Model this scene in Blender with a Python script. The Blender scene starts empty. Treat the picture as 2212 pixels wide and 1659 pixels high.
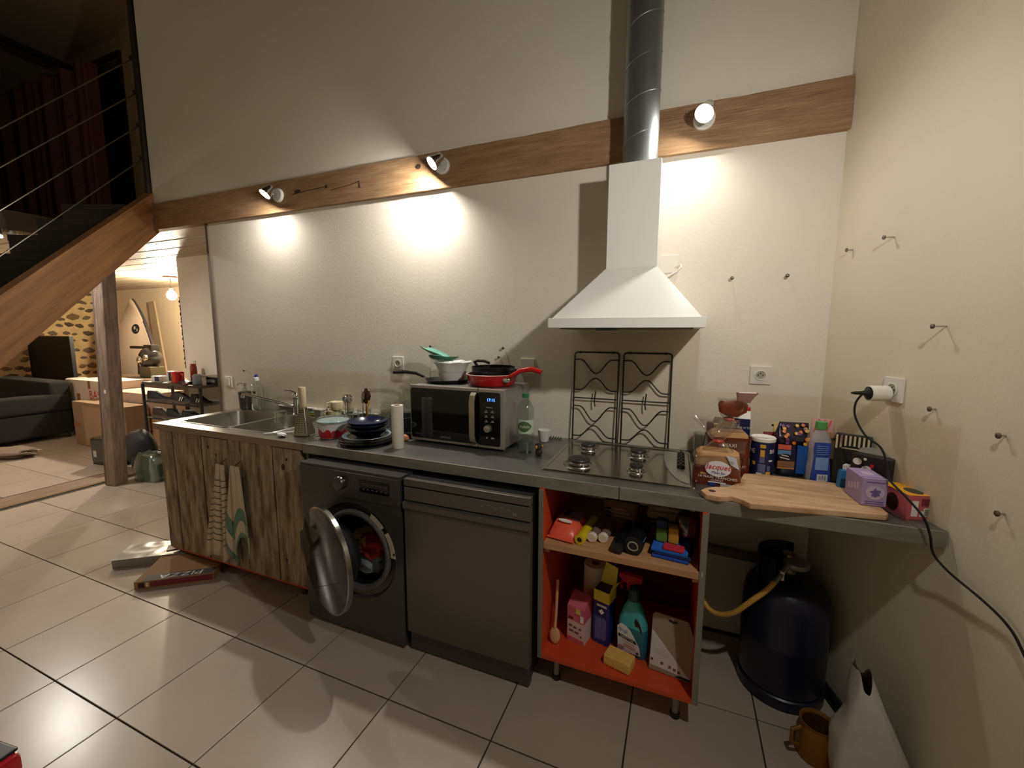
import bpy, bmesh, math, random
from mathutils import Vector, Matrix, noise

SC = bpy.context.scene
COL = SC.collection
R = math.radians
random.seed(7)

# ------------------------------------------------------------------ camera, world, lights, exposure
def look_camera():
    yaw, pitch, roll, f = 0.38438, -0.12387, 0.00238, 898.843
    cy, sy, cp, sp = math.cos(yaw), math.sin(yaw), math.cos(pitch), math.sin(pitch)
    fw = Vector((-sy*cp, cy*cp, sp)); rt = Vector((cy, sy, 0)); up = rt.cross(fw)
    cr, sr = math.cos(roll), math.sin(roll)
    r2 = rt*cr + up*sr; u2 = up*cr - rt*sr
    m = Matrix(((r2.x, u2.x, -fw.x, 0), (r2.y, u2.y, -fw.y, 0), (r2.z, u2.z, -fw.z, 0), (0, 0, 0, 1)))
    cam = bpy.data.cameras.new('camera'); cam.sensor_width = 36; cam.lens = f/2212*36; cam.clip_start = .02
    o = bpy.data.objects.new('camera', cam); COL.objects.link(o)
    o.matrix_world = Matrix.Translation((-0.58138, -2.17719, 1.47657)) @ m
    SC.camera = o
look_camera()

w = bpy.data.worlds.new('world'); SC.world = w; w.use_nodes = True
w.node_tree.nodes['Background'].inputs[0].default_value = (1, .82, .62, 1)
w.node_tree.nodes['Background'].inputs[1].default_value = 0.0

def lamp(name, kind, loc, watts, col, size=.03, target=None, spread=None):
    l = bpy.data.lights.new(name, kind); l.energy = watts; l.color = col
    if kind == 'POINT': l.shadow_soft_size = size
    if kind == 'AREA': l.shape = 'DISK'; l.size = size
    o = bpy.data.objects.new(name, l); COL.objects.link(o); o.location = loc
    if target is not None:
        o.rotation_euler = (Vector(target)-Vector(loc)).to_track_quat('-Z', 'Y').to_euler()
    return o
WARM = (1, .96, .91); WARM2 = (1, .70, .46)
lamp('room_lamp_light', 'AREA', (-.05, -1.38, 2.09), 12, WARM, .06, (-1.05, -.78, 1.79))      # wall lamp at the right, just outside the frame
lamp('living_lamp_light', 'POINT', (-7.6, -1.7, 2.15), 36, (1, .88, .74), .08)              # lamp of the next room, left of the frame
PENDANT = 1620                                                                          # strength of the globe bulb in the next room

SPOT_A, SPOT_B, SPOT_C, SPOT_D = 760, 1780, 520, 2050                              # strengths of the four wall spots' bulbs
vs = SC.view_settings
vs.view_transform = 'Standard'; vs.look = 'None'; vs.gamma = 1; vs.use_curve_mapping = False
vs.exposure = 0.0
SC.cycles.use_denoising = True
SC.cycles.max_bounces = 8; SC.cycles.transparent_max_bounces = 16
SC.cycles.sample_clamp_indirect = 4.0; SC.cycles.caustics_reflective = False; SC.cycles.caustics_refractive = False

# ------------------------------------------------------------------ materials
def lin(c):
    return tuple(((v/255)/12.92 if v/255 <= .04045 else ((v/255+.055)/1.055)**2.4) for v in c)
MATS = {}
def M(name, rgb, rough=.5, metal=0., noise_=None, bump=None, trans=0., emit=None, spec=None, rgb2=None, coat=0., alpha=1., grain=None):
    """noise_=(scale, amount, (sx,sy,sz)); rgb2 = second colour for the noise; bump=(scale, strength, (sx,sy,sz))"""
    if name in MATS: return MATS[name]
    m = bpy.data.materials.new(name); m.use_nodes = True
    nt = m.node_tree; b = nt.nodes['Principled BSDF']; c = lin(rgb)
    b.inputs['Base Color'].default_value = (*c, 1); b.inputs['Roughness'].default_value = rough
    b.inputs['Metallic'].default_value = metal
    if spec is not None: b.inputs['Specular IOR Level'].default_value = spec
    if trans: b.inputs['Transmission Weight'].default_value = trans; b.inputs['IOR'].default_value = 1.4
    if coat: b.inputs['Coat Weight'].default_value = coat; b.inputs['Coat Roughness'].default_value = .1
    if alpha < 1: b.inputs['Alpha'].default_value = alpha
    if emit: b.inputs['Emission Color'].default_value = (*lin(emit[0]), 1); b.inputs['Emission Strength'].default_value = emit[1]
    def coords(s):
        tc = nt.nodes.new('ShaderNodeTexCoord'); mp = nt.nodes.new('ShaderNodeMapping')
        src = tc.outputs['Object']
        if grain:                                       # turn the grain axis onto x before stretching
            m0 = nt.nodes.new('ShaderNodeMapping'); nt.links.new(src, m0.inputs[0])
            m0.inputs['Rotation'].default_value = Vector(grain).rotation_difference(Vector((1, 0, 0))).to_euler(); src = m0.outputs[0]
        nt.links.new(src, mp.inputs[0]); mp.inputs['Scale'].default_value = s
        return mp.outputs[0]
    if noise_:
        sc, am, st = noise_
        n = nt.nodes.new('ShaderNodeTexNoise'); n.inputs['Scale'].default_value = sc; n.inputs['Detail'].default_value = 6
        n.inputs['Roughness'].default_value = .65
        nt.links.new(coords(st), n.inputs['Vector'])
        rp = nt.nodes.new('ShaderNodeValToRGB'); rp.color_ramp.elements[0].position = .5-.5*am if rgb2 else .3
        rp.color_ramp.elements[1].position = .5+.5*am if rgb2 else .7
        c2 = lin(rgb2) if rgb2 else tuple(x*(1-am) for x in c)
        rp.color_ramp.elements[0].color = (*c2, 1); rp.color_ramp.elements[1].color = (*c, 1)
        nt.links.new(n.outputs['Fac'], rp.inputs[0]); nt.links.new(rp.outputs[0], b.inputs['Base Color'])
    if bump:
        sc, stg, st = bump
        n = nt.nodes.new('ShaderNodeTexNoise'); n.inputs['Scale'].default_value = sc; n.inputs['Detail'].default_value = 4
        nt.links.new(coords(st), n.inputs['Vector'])
        bp = nt.nodes.new('ShaderNodeBump'); bp.inputs['Strength'].default_value = stg; bp.inputs['Distance'].default_value = .01
        nt.links.new(n.outputs['Fac'], bp.inputs['Height']); nt.links.new(bp.outputs[0], b.inputs['Normal'])
    MATS[name] = m
    return m
def film(name, tint=(250, 250, 250), gloss=.12, rough=.06, edge=.3):
    """thin clear sheet: mostly see-through, fresnel gloss"""
    if name in MATS: return MATS[name]
    m = bpy.data.materials.new(name); m.use_nodes = True; nt = m.node_tree
    nt.nodes.remove(nt.nodes['Principled BSDF'])
    out = nt.nodes['Material Output']
    t = nt.nodes.new('ShaderNodeBsdfTransparent'); t.inputs[0].default_value = (*lin(tint), 1)
    g = nt.nodes.new('ShaderNodeBsdfGlossy'); g.inputs['Roughness'].default_value = rough
    lw = nt.nodes.new('ShaderNodeLayerWeight'); lw.inputs[0].default_value = .25
    mt = nt.nodes.new('ShaderNodeMath'); mt.operation = 'MULTIPLY_ADD'; mt.inputs[1].default_value = edge; mt.inputs[2].default_value = gloss
    mt.use_clamp = True
    mx = nt.nodes.new('ShaderNodeMixShader')
    nt.links.new(lw.outputs['Facing'], mt.inputs[0]); nt.links.new(mt.outputs[0], mx.inputs[0])
    nt.links.new(t.outputs[0], mx.inputs[1]); nt.links.new(g.outputs[0], mx.inputs[2]); nt.links.new(mx.outputs[0], out.inputs[0])
    MATS[name] = m
    return m
I3 = (1, 1, 1)
wall_m = M('painted plaster', (236, 228, 211), .75, noise_=(1.6, .06, I3), bump=(60, .10, I3))
wallr_m = M('painted plaster cream', (230, 220, 196), .75, noise_=(1.6, .06, I3), bump=(60, .10, I3))
grout_m = M('dark grout', (62, 56, 50), .9)
tile_m = M('beige floor tile', (182, 168, 152), .26, noise_=(2.2, .12, I3), bump=(14, .03, I3))
oak_m = M('old oak', (184, 148, 108), .75, noise_=(5, .5, (1.0, 9, 9)), rgb2=(132, 98, 64), bump=(10, .5, (1.2, 14, 14)))
pine_m = M('stair pine', (152, 104, 58), .5, noise_=(2.6, .5, (.8, 11, 11)), rgb2=(100, 62, 32), bump=(10, .05, (1, 6, 6)), grain=(-.455, 1.05, .93))
oldwood_m = M('weathered grey wood', (158, 136, 116), .85, noise_=(6, .5, (6, 6, .8)), rgb2=(92, 74, 62), bump=(12, .6, (8, 8, 1)))
plank_m = M('worn painted plank', (184, 168, 138), .85, noise_=(3.2, .34, (9, 9, 1.7)), rgb2=(98, 76, 54), bump=(9, .5, (12, 12, 1.2)))
steel_m = M('stainless steel', (190, 186, 178), .28, 1.0, bump=(30, .03, (1, 30, 1)))
zinc_m = M('zinc worktop', (142, 140, 134), .38, .7, noise_=(5, .35, I3), bump=(30, .05, I3))
zincedge_m = M('zinc edge', (150, 146, 132), .5, .35, noise_=(9, .35, (1, 6, 6)))
chrome_m = M('chrome', (225, 225, 225), .1, 1.0)
galv_m = M('galvanised duct', (148, 152, 152), .38, .85, noise_=(4, .2, I3))
white_m = M('white enamel', (232, 230, 222), .3)
whitep_m = M('white plastic', (228, 224, 212), .4)
black_m = M('black plastic', (16, 16, 17), .4)
blackg_m = M('black gloss', (9, 9, 10), .08)
matblack_m = M('matt black iron', (14, 13, 13), .5)
dark_m = M('anthracite enamel', (84, 80, 77), .33, .45)
darkp_m = M('anthracite panel', (108, 102, 93), .36, .55)
grey_m = M('grey plastic', (120, 118, 114), .5)
orange_m = M('orange laminate', (204, 74, 30), .45)
chip_m = M('grey laminate edge', (128, 122, 108), .6)
shelfw_m = M('birch shelf', (206, 158, 108), .55, noise_=(4, .6, (1, 12, 12)), rgb2=(170, 122, 78))
board_m = M('acacia board', (226, 190, 146), .5, noise_=(3, .5, (1.6, 12, 8)), rgb2=(166, 120, 78))
kraft_m = M('kraft cardboard', (160, 122, 82), .85, noise_=(3, .12, I3))
carton_m = M('pale cardboard', (196, 168, 140), .85, noise_=(3, .12, I3))
paper_m = M('white paper', (234, 226, 210), .9, bump=(90, .15, I3))
glass_m = film('clear glass', (250, 252, 250), .08, .04, .6)
film_m = film('clear plastic film', (248, 246, 244), .16, .12)
plexi_m = film('clear splashback sheet', (253, 252, 250), .0, .1, .06)
water_m = film('water bottle plastic', (240, 248, 245), .06, .06, .35)
ceil_m = M('whitewashed boards', (206, 186, 160), .5, noise_=(2.5, .3, (1, 7, 7)), bump=(5, .5, (1.5, 12, 12)))
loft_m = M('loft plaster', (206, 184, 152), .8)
loftdark_m = M('unlit loft dark', (96, 80, 66), .8)  # darkness of the unlit loft put into the surface colour
curtain_m = M('brown curtain', (120, 76, 60), .9)
night_m = M('night glass', (4, 4, 5), .08)
redm_m = M('red enamel', (190, 26, 28), .25)
navy_m = M('navy print', (22, 30, 78), .4)
blue_m = M('blue print', (34, 62, 150), .4)
yellow_m = M('yellow print', (232, 196, 40), .5)
red_m = M('red print', (200, 28, 36), .5)
brownp_m = M('brown bread wrapper', (104, 44, 28), .3)
ink_m = M('black ink', (22, 20, 20), .6)
whiteink_m = M('white ink', (238, 234, 226), .6)

# ------------------------------------------------------------------ mesh helpers
class MB:
    def __init__(s): s.bm = bmesh.new(); s.xf = Matrix.Identity(4)
    def V(s, p): return s.bm.verts.new(s.xf @ Vector(p))
    def F(s, vs):
        try: return s.bm.faces.new(vs)
        except ValueError: return None
    def box(s, a, b, bev=0.):
        x0, y0, z0 = a; x1, y1, z1 = b
        v = [s.V(p) for p in ((x0,y0,z0),(x1,y0,z0),(x1,y1,z0),(x0,y1,z0),(x0,y0,z1),(x1,y0,z1),(x1,y1,z1),(x0,y1,z1))]
        fs = [s.F([v[i] for i in q]) for q in ((3,2,1,0),(4,5,6,7),(0,1,5,4),(1,2,6,5),(2,3,7,6),(3,0,4,7))]
        if bev:
            s.wn = True
            es = {e for f in fs for e in f.edges}
            bmesh.ops.bevel(s.bm, geom=list(es), offset=bev, segments=2, affect='EDGES', profile=.5)
        return s
    def loft(s, loops, cap0=True, cap1=True, closed=True):
        L = [[s.V(p) for p in lp] for lp in loops]; n = len(L[0])
        for a, b in zip(L, L[1:]):
            for i in range(n if closed else n-1):
                j = (i+1) % n; s.F([a[i], a[j], b[j], b[i]])
        if cap0 and closed: s.F(L[0][::-1])
        if cap1 and closed: s.F(L[-1])
        return s
    def lathe(s, prof, c=(0,0,0), n=32, cap0=True, cap1=True, axis='z'):
        loops = []
        for r, z in prof:
            lp = []
            for i in range(n):
                t = 2*math.pi*i/n; x, y = max(r, 1e-5)*math.cos(t), max(r, 1e-5)*math.sin(t)
                p = (x, y, z) if axis == 'z' else ((z, x, y) if axis == 'x' else (y, z, x))
                lp.append((c[0]+p[0], c[1]+p[1], c[2]+p[2]))
            loops.append(lp)
        return s.loft(loops, cap0, cap1)
    def tube(s, path, r, n=10, cap=True):
        P = [Vector(p) for p in path]; loops = []; up = None
        for i, p in enumerate(P):
            t = (P[min(i+1, len(P)-1)]-P[max(i-1, 0)]).normalized()
            if up is None: up = Vector((0,0,1)) if abs(t.z) < .9 else Vector((1,0,0))
            u = (up - t*up.dot(t)).normalized(); up = u; v = t.cross(u)
            rr_ = r[i] if isinstance(r, (list, tuple)) else r
            loops.append([p+u*rr_*math.cos(2*math.pi*k/n)+v*rr_*math.sin(2*math.pi*k/n) for k in range(n)])
        return s.loft(loops, cap, cap)
    def prism(s, poly, a, b, plane='xy', bev=0.):
        f = {'xy': lambda p, h: (p[0], p[1], h), 'xz': lambda p, h: (p[0], h, p[1]), 'yz': lambda p, h: (h, p[0], p[1])}[plane]
        n0 = len(s.bm.edges); s.wn = bool(bev)
        s.loft([[f(p, a) for p in poly], [f(p, b) for p in poly]])
        if bev:
            s.bm.edges.ensure_lookup_table(); s.bm.normal_update()
            es = [e for e in s.bm.edges[n0:]]
            bmesh.ops.bevel(s.bm, geom=es, offset=bev, segments=2, affect='EDGES', profile=.5)
        return s
    def grid(s, fn, nu, nv, thick=0.):
        def mk(off): return [[s.V(Vector(fn(i/nu, j/nv))+off) for j in range(nv+1)] for i in range(nu+1)]
        G = mk(Vector((0,0,0)))
        for i in range(nu):
            for j in range(nv): s.F([G[i][j], G[i+1][j], G[i+1][j+1], G[i][j+1]])
        if thick:
            s.bm.normal_update(); s.solid = thick
        return s
    def blob(s, c, r, seed=0, amp=.18, freq=2.0, sub=3):
        q = bmesh.ops.create_icosphere(s.bm, subdivisions=sub, radius=1)
        for v in q['verts']:
            d = 1+amp*noise.noise(v.co*freq+Vector((seed*7.3, seed*1.7, 0)))
            v.co = s.xf @ Vector((c[0]+v.co.x*r[0]*d, c[1]+v.co.y*r[1]*d, c[2]+v.co.z*r[2]*d))
        return s
    def build(s, name, mat, parent=None, sharp=35, smooth=True):
        bmesh.ops.recalc_face_normals(s.bm, faces=s.bm.faces) if not getattr(s, 'open', False) else None
        s.bm.normal_update()
        if smooth:
            for f in s.bm.faces: f.smooth = True
            for e in s.bm.edges:
                if len(e.link_faces) == 2 and e.calc_face_angle(0) > R(sharp): e.smooth = False
        me = bpy.data.meshes.new(name); s.bm.to_mesh(me); s.bm.free()
        me.materials.append(mat)
        o = bpy.data.objects.new(name, me); COL.objects.link(o)
        if getattr(s, 'solid', 0):
            md = o.modifiers.new('thickness', 'SOLIDIFY'); md.thickness = s.solid; md.offset = 0
        if getattr(s, 'wn', False) and smooth:
            md = o.modifiers.new('weighted_normals', 'WEIGHTED_NORMAL'); md.keep_sharp = True; md.weight = 100
        if parent is not None: o.parent = parent
        return o
def tag(o, label, cat, group=None):
    o['label'] = label; o['category'] = cat
    if group: o['group'] = group
    return o
def T(name, label, cat, loc=(0,0,0), rz=0., group=None, rot=None):
    o = bpy.data.objects.new(name, None); COL.objects.link(o); o.empty_display_size = .05
    o.location = loc; o.rotation_euler = rot if rot else (0, 0, rz)
    return tag(o, label, cat, group)
def S(name, mb, mat, parent=None):
    o = mb.build(name, mat, parent)
    if parent is None: o['kind'] = 'structure'
    return o
def copy_tree(o, parent=None):
    c = o.copy(); COL.objects.link(c)
    if parent is not None: c.parent = parent
    for ch in list(o.children): copy_tree(ch, c)
    return c
def rr(cx, cy, w_, h_, r, z, n=4, plane='xy', wob=0., seed=0):
    pts = []
    for k, (sx, sy) in enumerate(((1,1),(-1,1),(-1,-1),(1,-1))):
        for i in range(n+1):
            t = (k*90+90*i/n)*math.pi/180
            x = cx+sx*(w_/2-r)+r*math.cos(t); y = cy+sy*(h_/2-r)+r*math.sin(t)
            if wob:
                d = noise.noise(Vector((x*30+seed, y*30, z*25)))*wob; x += d*math.cos(t); y += d*math.sin(t)
            pts.append((x, y, z) if plane == 'xy' else ((x, z, y) if plane == 'xz' else (z, x, y)))
    return pts
def text(s_, size, name, mat, parent, origin, xd=(1,0,0), yd=(0,0,1), align='CENTER', bend=None, off=.0006, shear=0., xs=1.):
    cu = bpy.data.curves.new('t', 'FONT'); cu.body = s_; cu.size = size; cu.align_x = align; cu.align_y = 'CENTER'; cu.shear = shear
    cu.resolution_u = 2
    ob = bpy.data.objects.new('t', cu); COL.objects.link(ob)
    bpy.context.view_layer.update()
    me = bpy.data.meshes.new_from_object(ob); bpy.data.objects.remove(ob); bpy.data.curves.remove(cu)
    X, Y = Vector(xd).normalized(), Vector(yd).normalized(); N = X.cross(Y)
    for v in me.vertices:
        x, y = v.co.x*xs, v.co.y
        if bend:                                    # wrap round a cylinder (axis z through bend centre)
            (cx, cy), r, a0 = bend; a = a0+x/r
            v.co = Vector((cx+(r+off)*math.cos(a), cy+(r+off)*math.sin(a), origin[2]+y))
        else: v.co = Vector(origin)+X*x+Y*y+N*off
    me.name = name; me.materials.clear(); me.materials.append(mat)
    o = bpy.data.objects.new(name, me); COL.objects.link(o); o.parent = parent
    return o
def arcband(mb, c, r, z0, z1, a0, a1, n=14, t=.0008):
    pr = []
    for i in range(n+1):
        a = a0+(a1-a0)*i/n
        pr.append([(c[0]+q*math.cos(a), c[1]+q*math.sin(a), z) for q, z in ((r,z0),(r+t,z0),(r+t,z1),(r,z1))])
    return mb.loft(pr)
def patch(parent, name, mat, origin, w_, h_, xd=(1,0,0), yd=(0,0,1), off=.0007, shape=None):
    """a flat printed area lying on a face"""
    X, Y = Vector(xd).normalized(), Vector(yd).normalized(); N = X.cross(Y); O = Vector(origin)
    if shape is None: pts = [(-w_/2,-h_/2),(w_/2,-h_/2),(w_/2,h_/2),(-w_/2,h_/2)]
    elif shape == 'oval': pts = [(w_/2*math.cos(2*math.pi*i/24), h_/2*math.sin(2*math.pi*i/24)) for i in range(24)]
    else: pts = [(x*w_, y*h_) for x, y in shape]
    mb = MB(); mb.loft([[O+X*x+Y*y+N*(-.0004) for x, y in pts], [O+X*x+Y*y+N*off for x, y in pts]])
    return mb.build(name, mat, parent)
ANG = .2644; SA, CA = math.sin(ANG), math.cos(ANG)
def rw(s_, z, off=0.):      # point on the right wall: s along it from the corner, off into the room
    return Vector((SA*s_-CA*off, -CA*s_-SA*off, z))

# ================================================================== THE SETTING
# floor: dark grout bed with every tile laid on it
fl = S('floor', MB().box((-11.4, -5.2, -.2), (1.6, 3.0, -.006)), grout_m)
PX, PY = .4565, .4615
tb = MB(); tb.box((-PX/2+.0028, -PY/2+.0028, -.006), (PX/2-.0028, PY/2-.0028, 0), .0012)
tile0 = tb.build('tile', tile_m, fl, smooth=False)
spots = []
for i in range(-9, 8):
    for j in range(-6, 1):
        x, y = -2.068+PX*(i+.5), -.037+PY*(j+.5)
        if x < -5.66: continue
        if y > 0 and x > -3.9: continue
        if x-PX/2 > SA*max(0, -(y-PY/2))/CA: continue
        spots.append((x, y))
for i in range(8):                                       # alcove behind the beam line
    for j in range(1, 2):
        x, y = -2.068+PX*(i-8+.5), -.037+PY*(j+.5)
        if -5.66 < x < -4.0: spots.append((x, y))
for i in range(11):                                      # next room
    for j in range(-3, 6):
        spots.append((-6.13-PX*(i+.5), -.12+PY*(j+.5)))
for k, (x, y) in enumerate(spots):
    o = tile0 if k == 0 else tile0.copy()
    if k: COL.objects.link(o); o.parent = fl
    o.location = (x, y, 0)
th = MB().box((-6.10, -1.6, -.006), (-5.83, .84, .003), .002).build('threshold_board', M('worn threshold wood', (150, 128, 106), .5, noise_=(4, .5, (8, 1, 8)), rgb2=(104, 84, 68)), fl)
MB().box((-5.83, -1.6, -.006), (-5.79, .84, .006), .002).build('threshold_strip', M('brass strip', (200, 180, 150), .25, .8), fl)

# back wall: below the beam and above it
wb = MB(); wb.box((-3.965, 0, -.006), (.02, .12, 2.288)); wb.box((-4.60, .0, 2.49), (.02, .12, 5.2)); wb.box((-3.965, .03, 2.288), (.02, .12, 2.49))
S('wall_back', wb, wall_m)
# right wall runs off at an angle
wr = MB(); a, b = rw(-.2, 0), rw(5.4, 0); n_ = Vector((CA, SA, 0))*.12
wr.loft([[(a.x,a.y,-.006),(b.x,b.y,-.006),(b.x+n_.x,b.y+n_.y,-.006),(a.x+n_.x,a.y+n_.y,-.006)], [(a.x,a.y,5.2),(b.x,b.y,5.2),(b.x+n_.x,b.y+n_.y,5.2),(a.x+n_.x,a.y+n_.y,5.2)]])
S('wall_right', wr, wallr_m)
S('wall_front', MB().box((-5.9, -5.12, -.006), (1.6, -5.0, 5.2)), wall_m)
wl = MB(); wl.box((-5.92, -5.0, -.006), (-5.80, -1.6, 5.2)); wl.box((-5.92, -1.6, 2.49), (-5.80, -.9, 5.2))
S('wall_left', wl, wall_m)
S('ceiling', MB().box((-11.4, -5.2, 5.2), (1.6, 3.0, 5.3)), M('dark roof boards', (96, 78, 62), .8))
# alcove back wall and its edge
S('wall_alcove', MB().box((-5.86, .85, -.006), (-3.9, .97, 2.29)), wall_m)
S('wall_alcove_end', MB().box((-3.965, .12, -.006), (-3.86, .85, 2.29)), wall_m)
# next room
S('wall_far', MB().box((-11.3, 2.75, -.006), (-3.9, 2.87, 2.6)), M('warm plaster', (216, 190, 158), .8, bump=(20, .1, I3)))
S('wall_near', MB().box((-11.3, -3.1, -.006), (-5.9, -3.0, 2.6)), wall_m)
ws = S('wall_stone', MB().box((-11.34, -3.0, -.006), (-11.2, 2.75, 2.6)), M('lime mortar', (206, 172, 120), .9, noise_=(6, .3, I3), bump=(14, .5, I3)))
stone_ms = [M('field stone brown', (128, 98, 64), .9, noise_=(9, .4, I3), bump=(12, .6, I3)), M('field stone grey', (112, 94, 72), .9, noise_=(9, .4, I3), bump=(12, .6, I3)),
            M('field stone dark', (92, 70, 46), .9, noise_=(9, .4, I3), bump=(12, .6, I3))]
protos = []
for k in range(7):
    sm = MB(); sm.blob((0,0,0), (.028, .10, .055), seed=k, amp=.55, freq=1.3, sub=1)
    o = sm.build('stone', stone_ms[k % 3], ws, sharp=60); protos.append(o)
k = 0
for i in range(15):
    for j in range(15):
        y = .35+i*.165+random.uniform(-.04, .04)+(j % 2)*.08; z = .08+j*.15+random.uniform(-.03, .03)
        if y > 2.68: continue
        o = protos[k] if k < 7 else protos[random.randrange(7)].copy()
        if k >= 7: COL.objects.link(o); o.parent = ws
        o.location = (-11.2, y, z); q = random.uniform(.5, 1.05)
        o.scale = (1, q, q*random.uniform(.75, 1.2)); o.rotation_euler = (random.uniform(-.35, .35), 0, 0); k += 1
# low ceiling of the next room / loft floor: whitewashed boards underneath
cs = MB(); cs.box((-11.3, .03, 2.315), (-3.9, 2.75, 2.47)); cs.box((-11.3, -3.0, 2.315), (-5.8, .03, 2.47))
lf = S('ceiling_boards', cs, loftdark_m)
for k in range(23):
    y0 = .03+k*.118
    MB().box((-11.25, y0+.002, 2.290+.004*(k % 2)), (-3.9, y0+.115, 2.318), .003).build('board', ceil_m, lf)
for k in range(10):
    y0 = -1.15+k*.118
    MB().box((-11.25, y0+.002, 2.290+.004*(k % 2)), (-5.83, y0+.115, 2.318), .003).build('board', ceil_m, lf)
# corner strip on the end of the kitchen wall
S('trim_1', MB().box((-3.985, -.008, 0), (-3.957, .02, 2.288), .003), M('wood corner strip', (104, 88, 70), .6))
# pipes low on the wall and a dark skirting on the right wall
sk = MB(); p, q = rw(.12, 0, .03), rw(.95, 0, .03)
sk.tube([(p.x, p.y, .022), (q.x, q.y, .022)], .02, 8)
S('baseboard_right', sk, M('black skirting tube', (20, 20, 22), .4))

# loft room above the next room
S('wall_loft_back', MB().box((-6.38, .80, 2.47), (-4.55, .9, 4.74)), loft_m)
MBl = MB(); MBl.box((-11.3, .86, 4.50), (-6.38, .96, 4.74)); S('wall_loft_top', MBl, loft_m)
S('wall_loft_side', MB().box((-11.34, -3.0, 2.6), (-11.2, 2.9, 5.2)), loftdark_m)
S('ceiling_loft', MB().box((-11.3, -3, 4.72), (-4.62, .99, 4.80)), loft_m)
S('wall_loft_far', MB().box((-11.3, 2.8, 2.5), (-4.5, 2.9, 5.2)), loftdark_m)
dt = MB(); dt.box((-11.2, .775, 4.45), (-6.40, .80, 4.50)); dt.box((-6.42, .775, 2.47), (-6.38, .80, 4.50)); dt.box((-7.26, -1.6, 4.45), (-7.21, .78, 4.50))
S('trim_2', dt, M('dark frame', (44, 34, 28), .5))
S('window_1', MB().box((-11.1, .95, 2.5), (-6.42, .97, 4.5)), night_m)
cu = MB()
def cfold(u, v):
    x = -10.4+3.95*u; ph = u*70
    return (x, .55+.045*math.sin(ph)+.02*math.sin(ph*2.7+1), 2.50+v*(4.28-2.50))
cu.grid(cfold, 290, 6); co = cu.build('loft_curtain', curtain_m, None, sharp=180)
tag(co, 'brown pleated curtain hanging in the dark loft above the staircase', 'curtain')

# ================================================================== beam, post, stairs
bm_ = MB()
nb = 60
lo = []
for i in range(nb+1):
    x = -4.62+(4.625)*i/nb; jz = lambda s: .006*noise.noise(Vector((x*1.7, s, 0)))+.003*noise.noise(Vector((x*9, s, 3)))
    lo.append([(x, -.024+jz(1), 2.288+jz(2)), (x, .03, 2.288), (x, .03, 2.49), (x, -.020+jz(4), 2.490+jz(5)), (x, -.026+jz(7), 2.43), (x, -.027+jz(8), 2.34)])
bm_.loft(lo)
bo = bm_.build('wooden_beam', oak_m, None); tag(bo, 'long rustic oak beam set in the wall above the hob and sink', 'beam')
for (x, z, rx, rz_) in ((-2.74, 2.41, .022, .026), (-2.04, 2.425, .018, .014), (-2.99, 2.40, .03, .012)):
    kb = MB(); kb.lathe([(1, 0), (.8, .0018), (.3, .0024)], n=14, axis='y')
    for v in kb.bm.verts: v.co = Vector((x+v.co.x*rx, -.0255-abs(v.co.y)*1.2, z+v.co.z*rz_))
    kb.build('knot', M('dark knot', (62, 40, 24), .8, noise_=(30, .5, I3)), bo)
for pts in ([(-3.04,2.385),(-2.9,2.395),(-2.75,2.40)], [(-2.70,2.375),(-2.55,2.385),(-2.47,2.40),(-2.465,2.36)]):
    MB().tube([(x, -.0275, z) for x, z in pts], .0022, 5).build('crack', M('dark crack', (48, 32, 20), .9), bo)
po = T('timber_post', 'weathered grey timber post under the beam at the room opening', 'post', (-5.605, -.0, 0), R(12))
po.rotation_euler = (0, R(3.6), R(12))
MB().box((-.055, -.06, 0), (.055, .06, 2.29), .012).build('shaft', oldwood_m, po)
MB().box((-.075, -.055, .0), (-.056, .045, 2.29), .004).build('side_board', M('dark side board', (110, 92, 78), .85, noise_=(6, .4, (6, 6, .8))), po)
patch(po, 'paint_fleck', white_m, (.01, -.061, .92), .02, .035)

# staircase: one broad pine stringer in view, treads behind it, cable rail
st = T('staircase', 'open staircase with a broad orange pine stringer rising to the loft', 'staircase', (0, 0, 0))
u_ = Vector((-.455, 1.05, 0)); sl = .93/u_.length
def sp(t): return Vector((-4.590, -.0, 0))-u_*t          # t=0 at the beam, t=1 at the frame's left edge
top0, top1, bot0, bot1 = 2.585, 1.675, 2.262, 1.308
def zt(t): return top0-(top0-top1)*t
ztop = zt
def zb(t): return bot0-(bot0-bot1)*t
side = Vector((-u_.normalized().y, u_.normalized().x, 0))*-1   # to the camera side
if side.dot(Vector((1, -.6, 0))) < 0: side = -side
def stringer(off, name, mat, low=False):
    mb = MB(); L = []
    tt = [-.02, .25, .5, .75, 1, 1.3, 1.41]
    for t in tt:
        c = sp(t)+side*off; zt = (lambda q: zb(q)+.10) if low else ztop
        L.append([(*(c+side*.03).xy, max(zb(t), 0)), (*(c-side*.03).xy, max(zb(t), 0)), (*(c-side*.03).xy, max(zt(t), .05)), (*(c+side*.03).xy, max(zt(t), .05))])
    mb.loft(L); return mb.build(name, mat, st)
stringer(-.03, 'stringer', pine_m); stringer(-.60, 'stringer', M('shaded stair wood', (30, 21, 16), .7), True)
tread_m = M('shaded stair wood', (30, 21, 16), .7)  # stairwell shade put into the colour of treads, risers and far stringer
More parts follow.
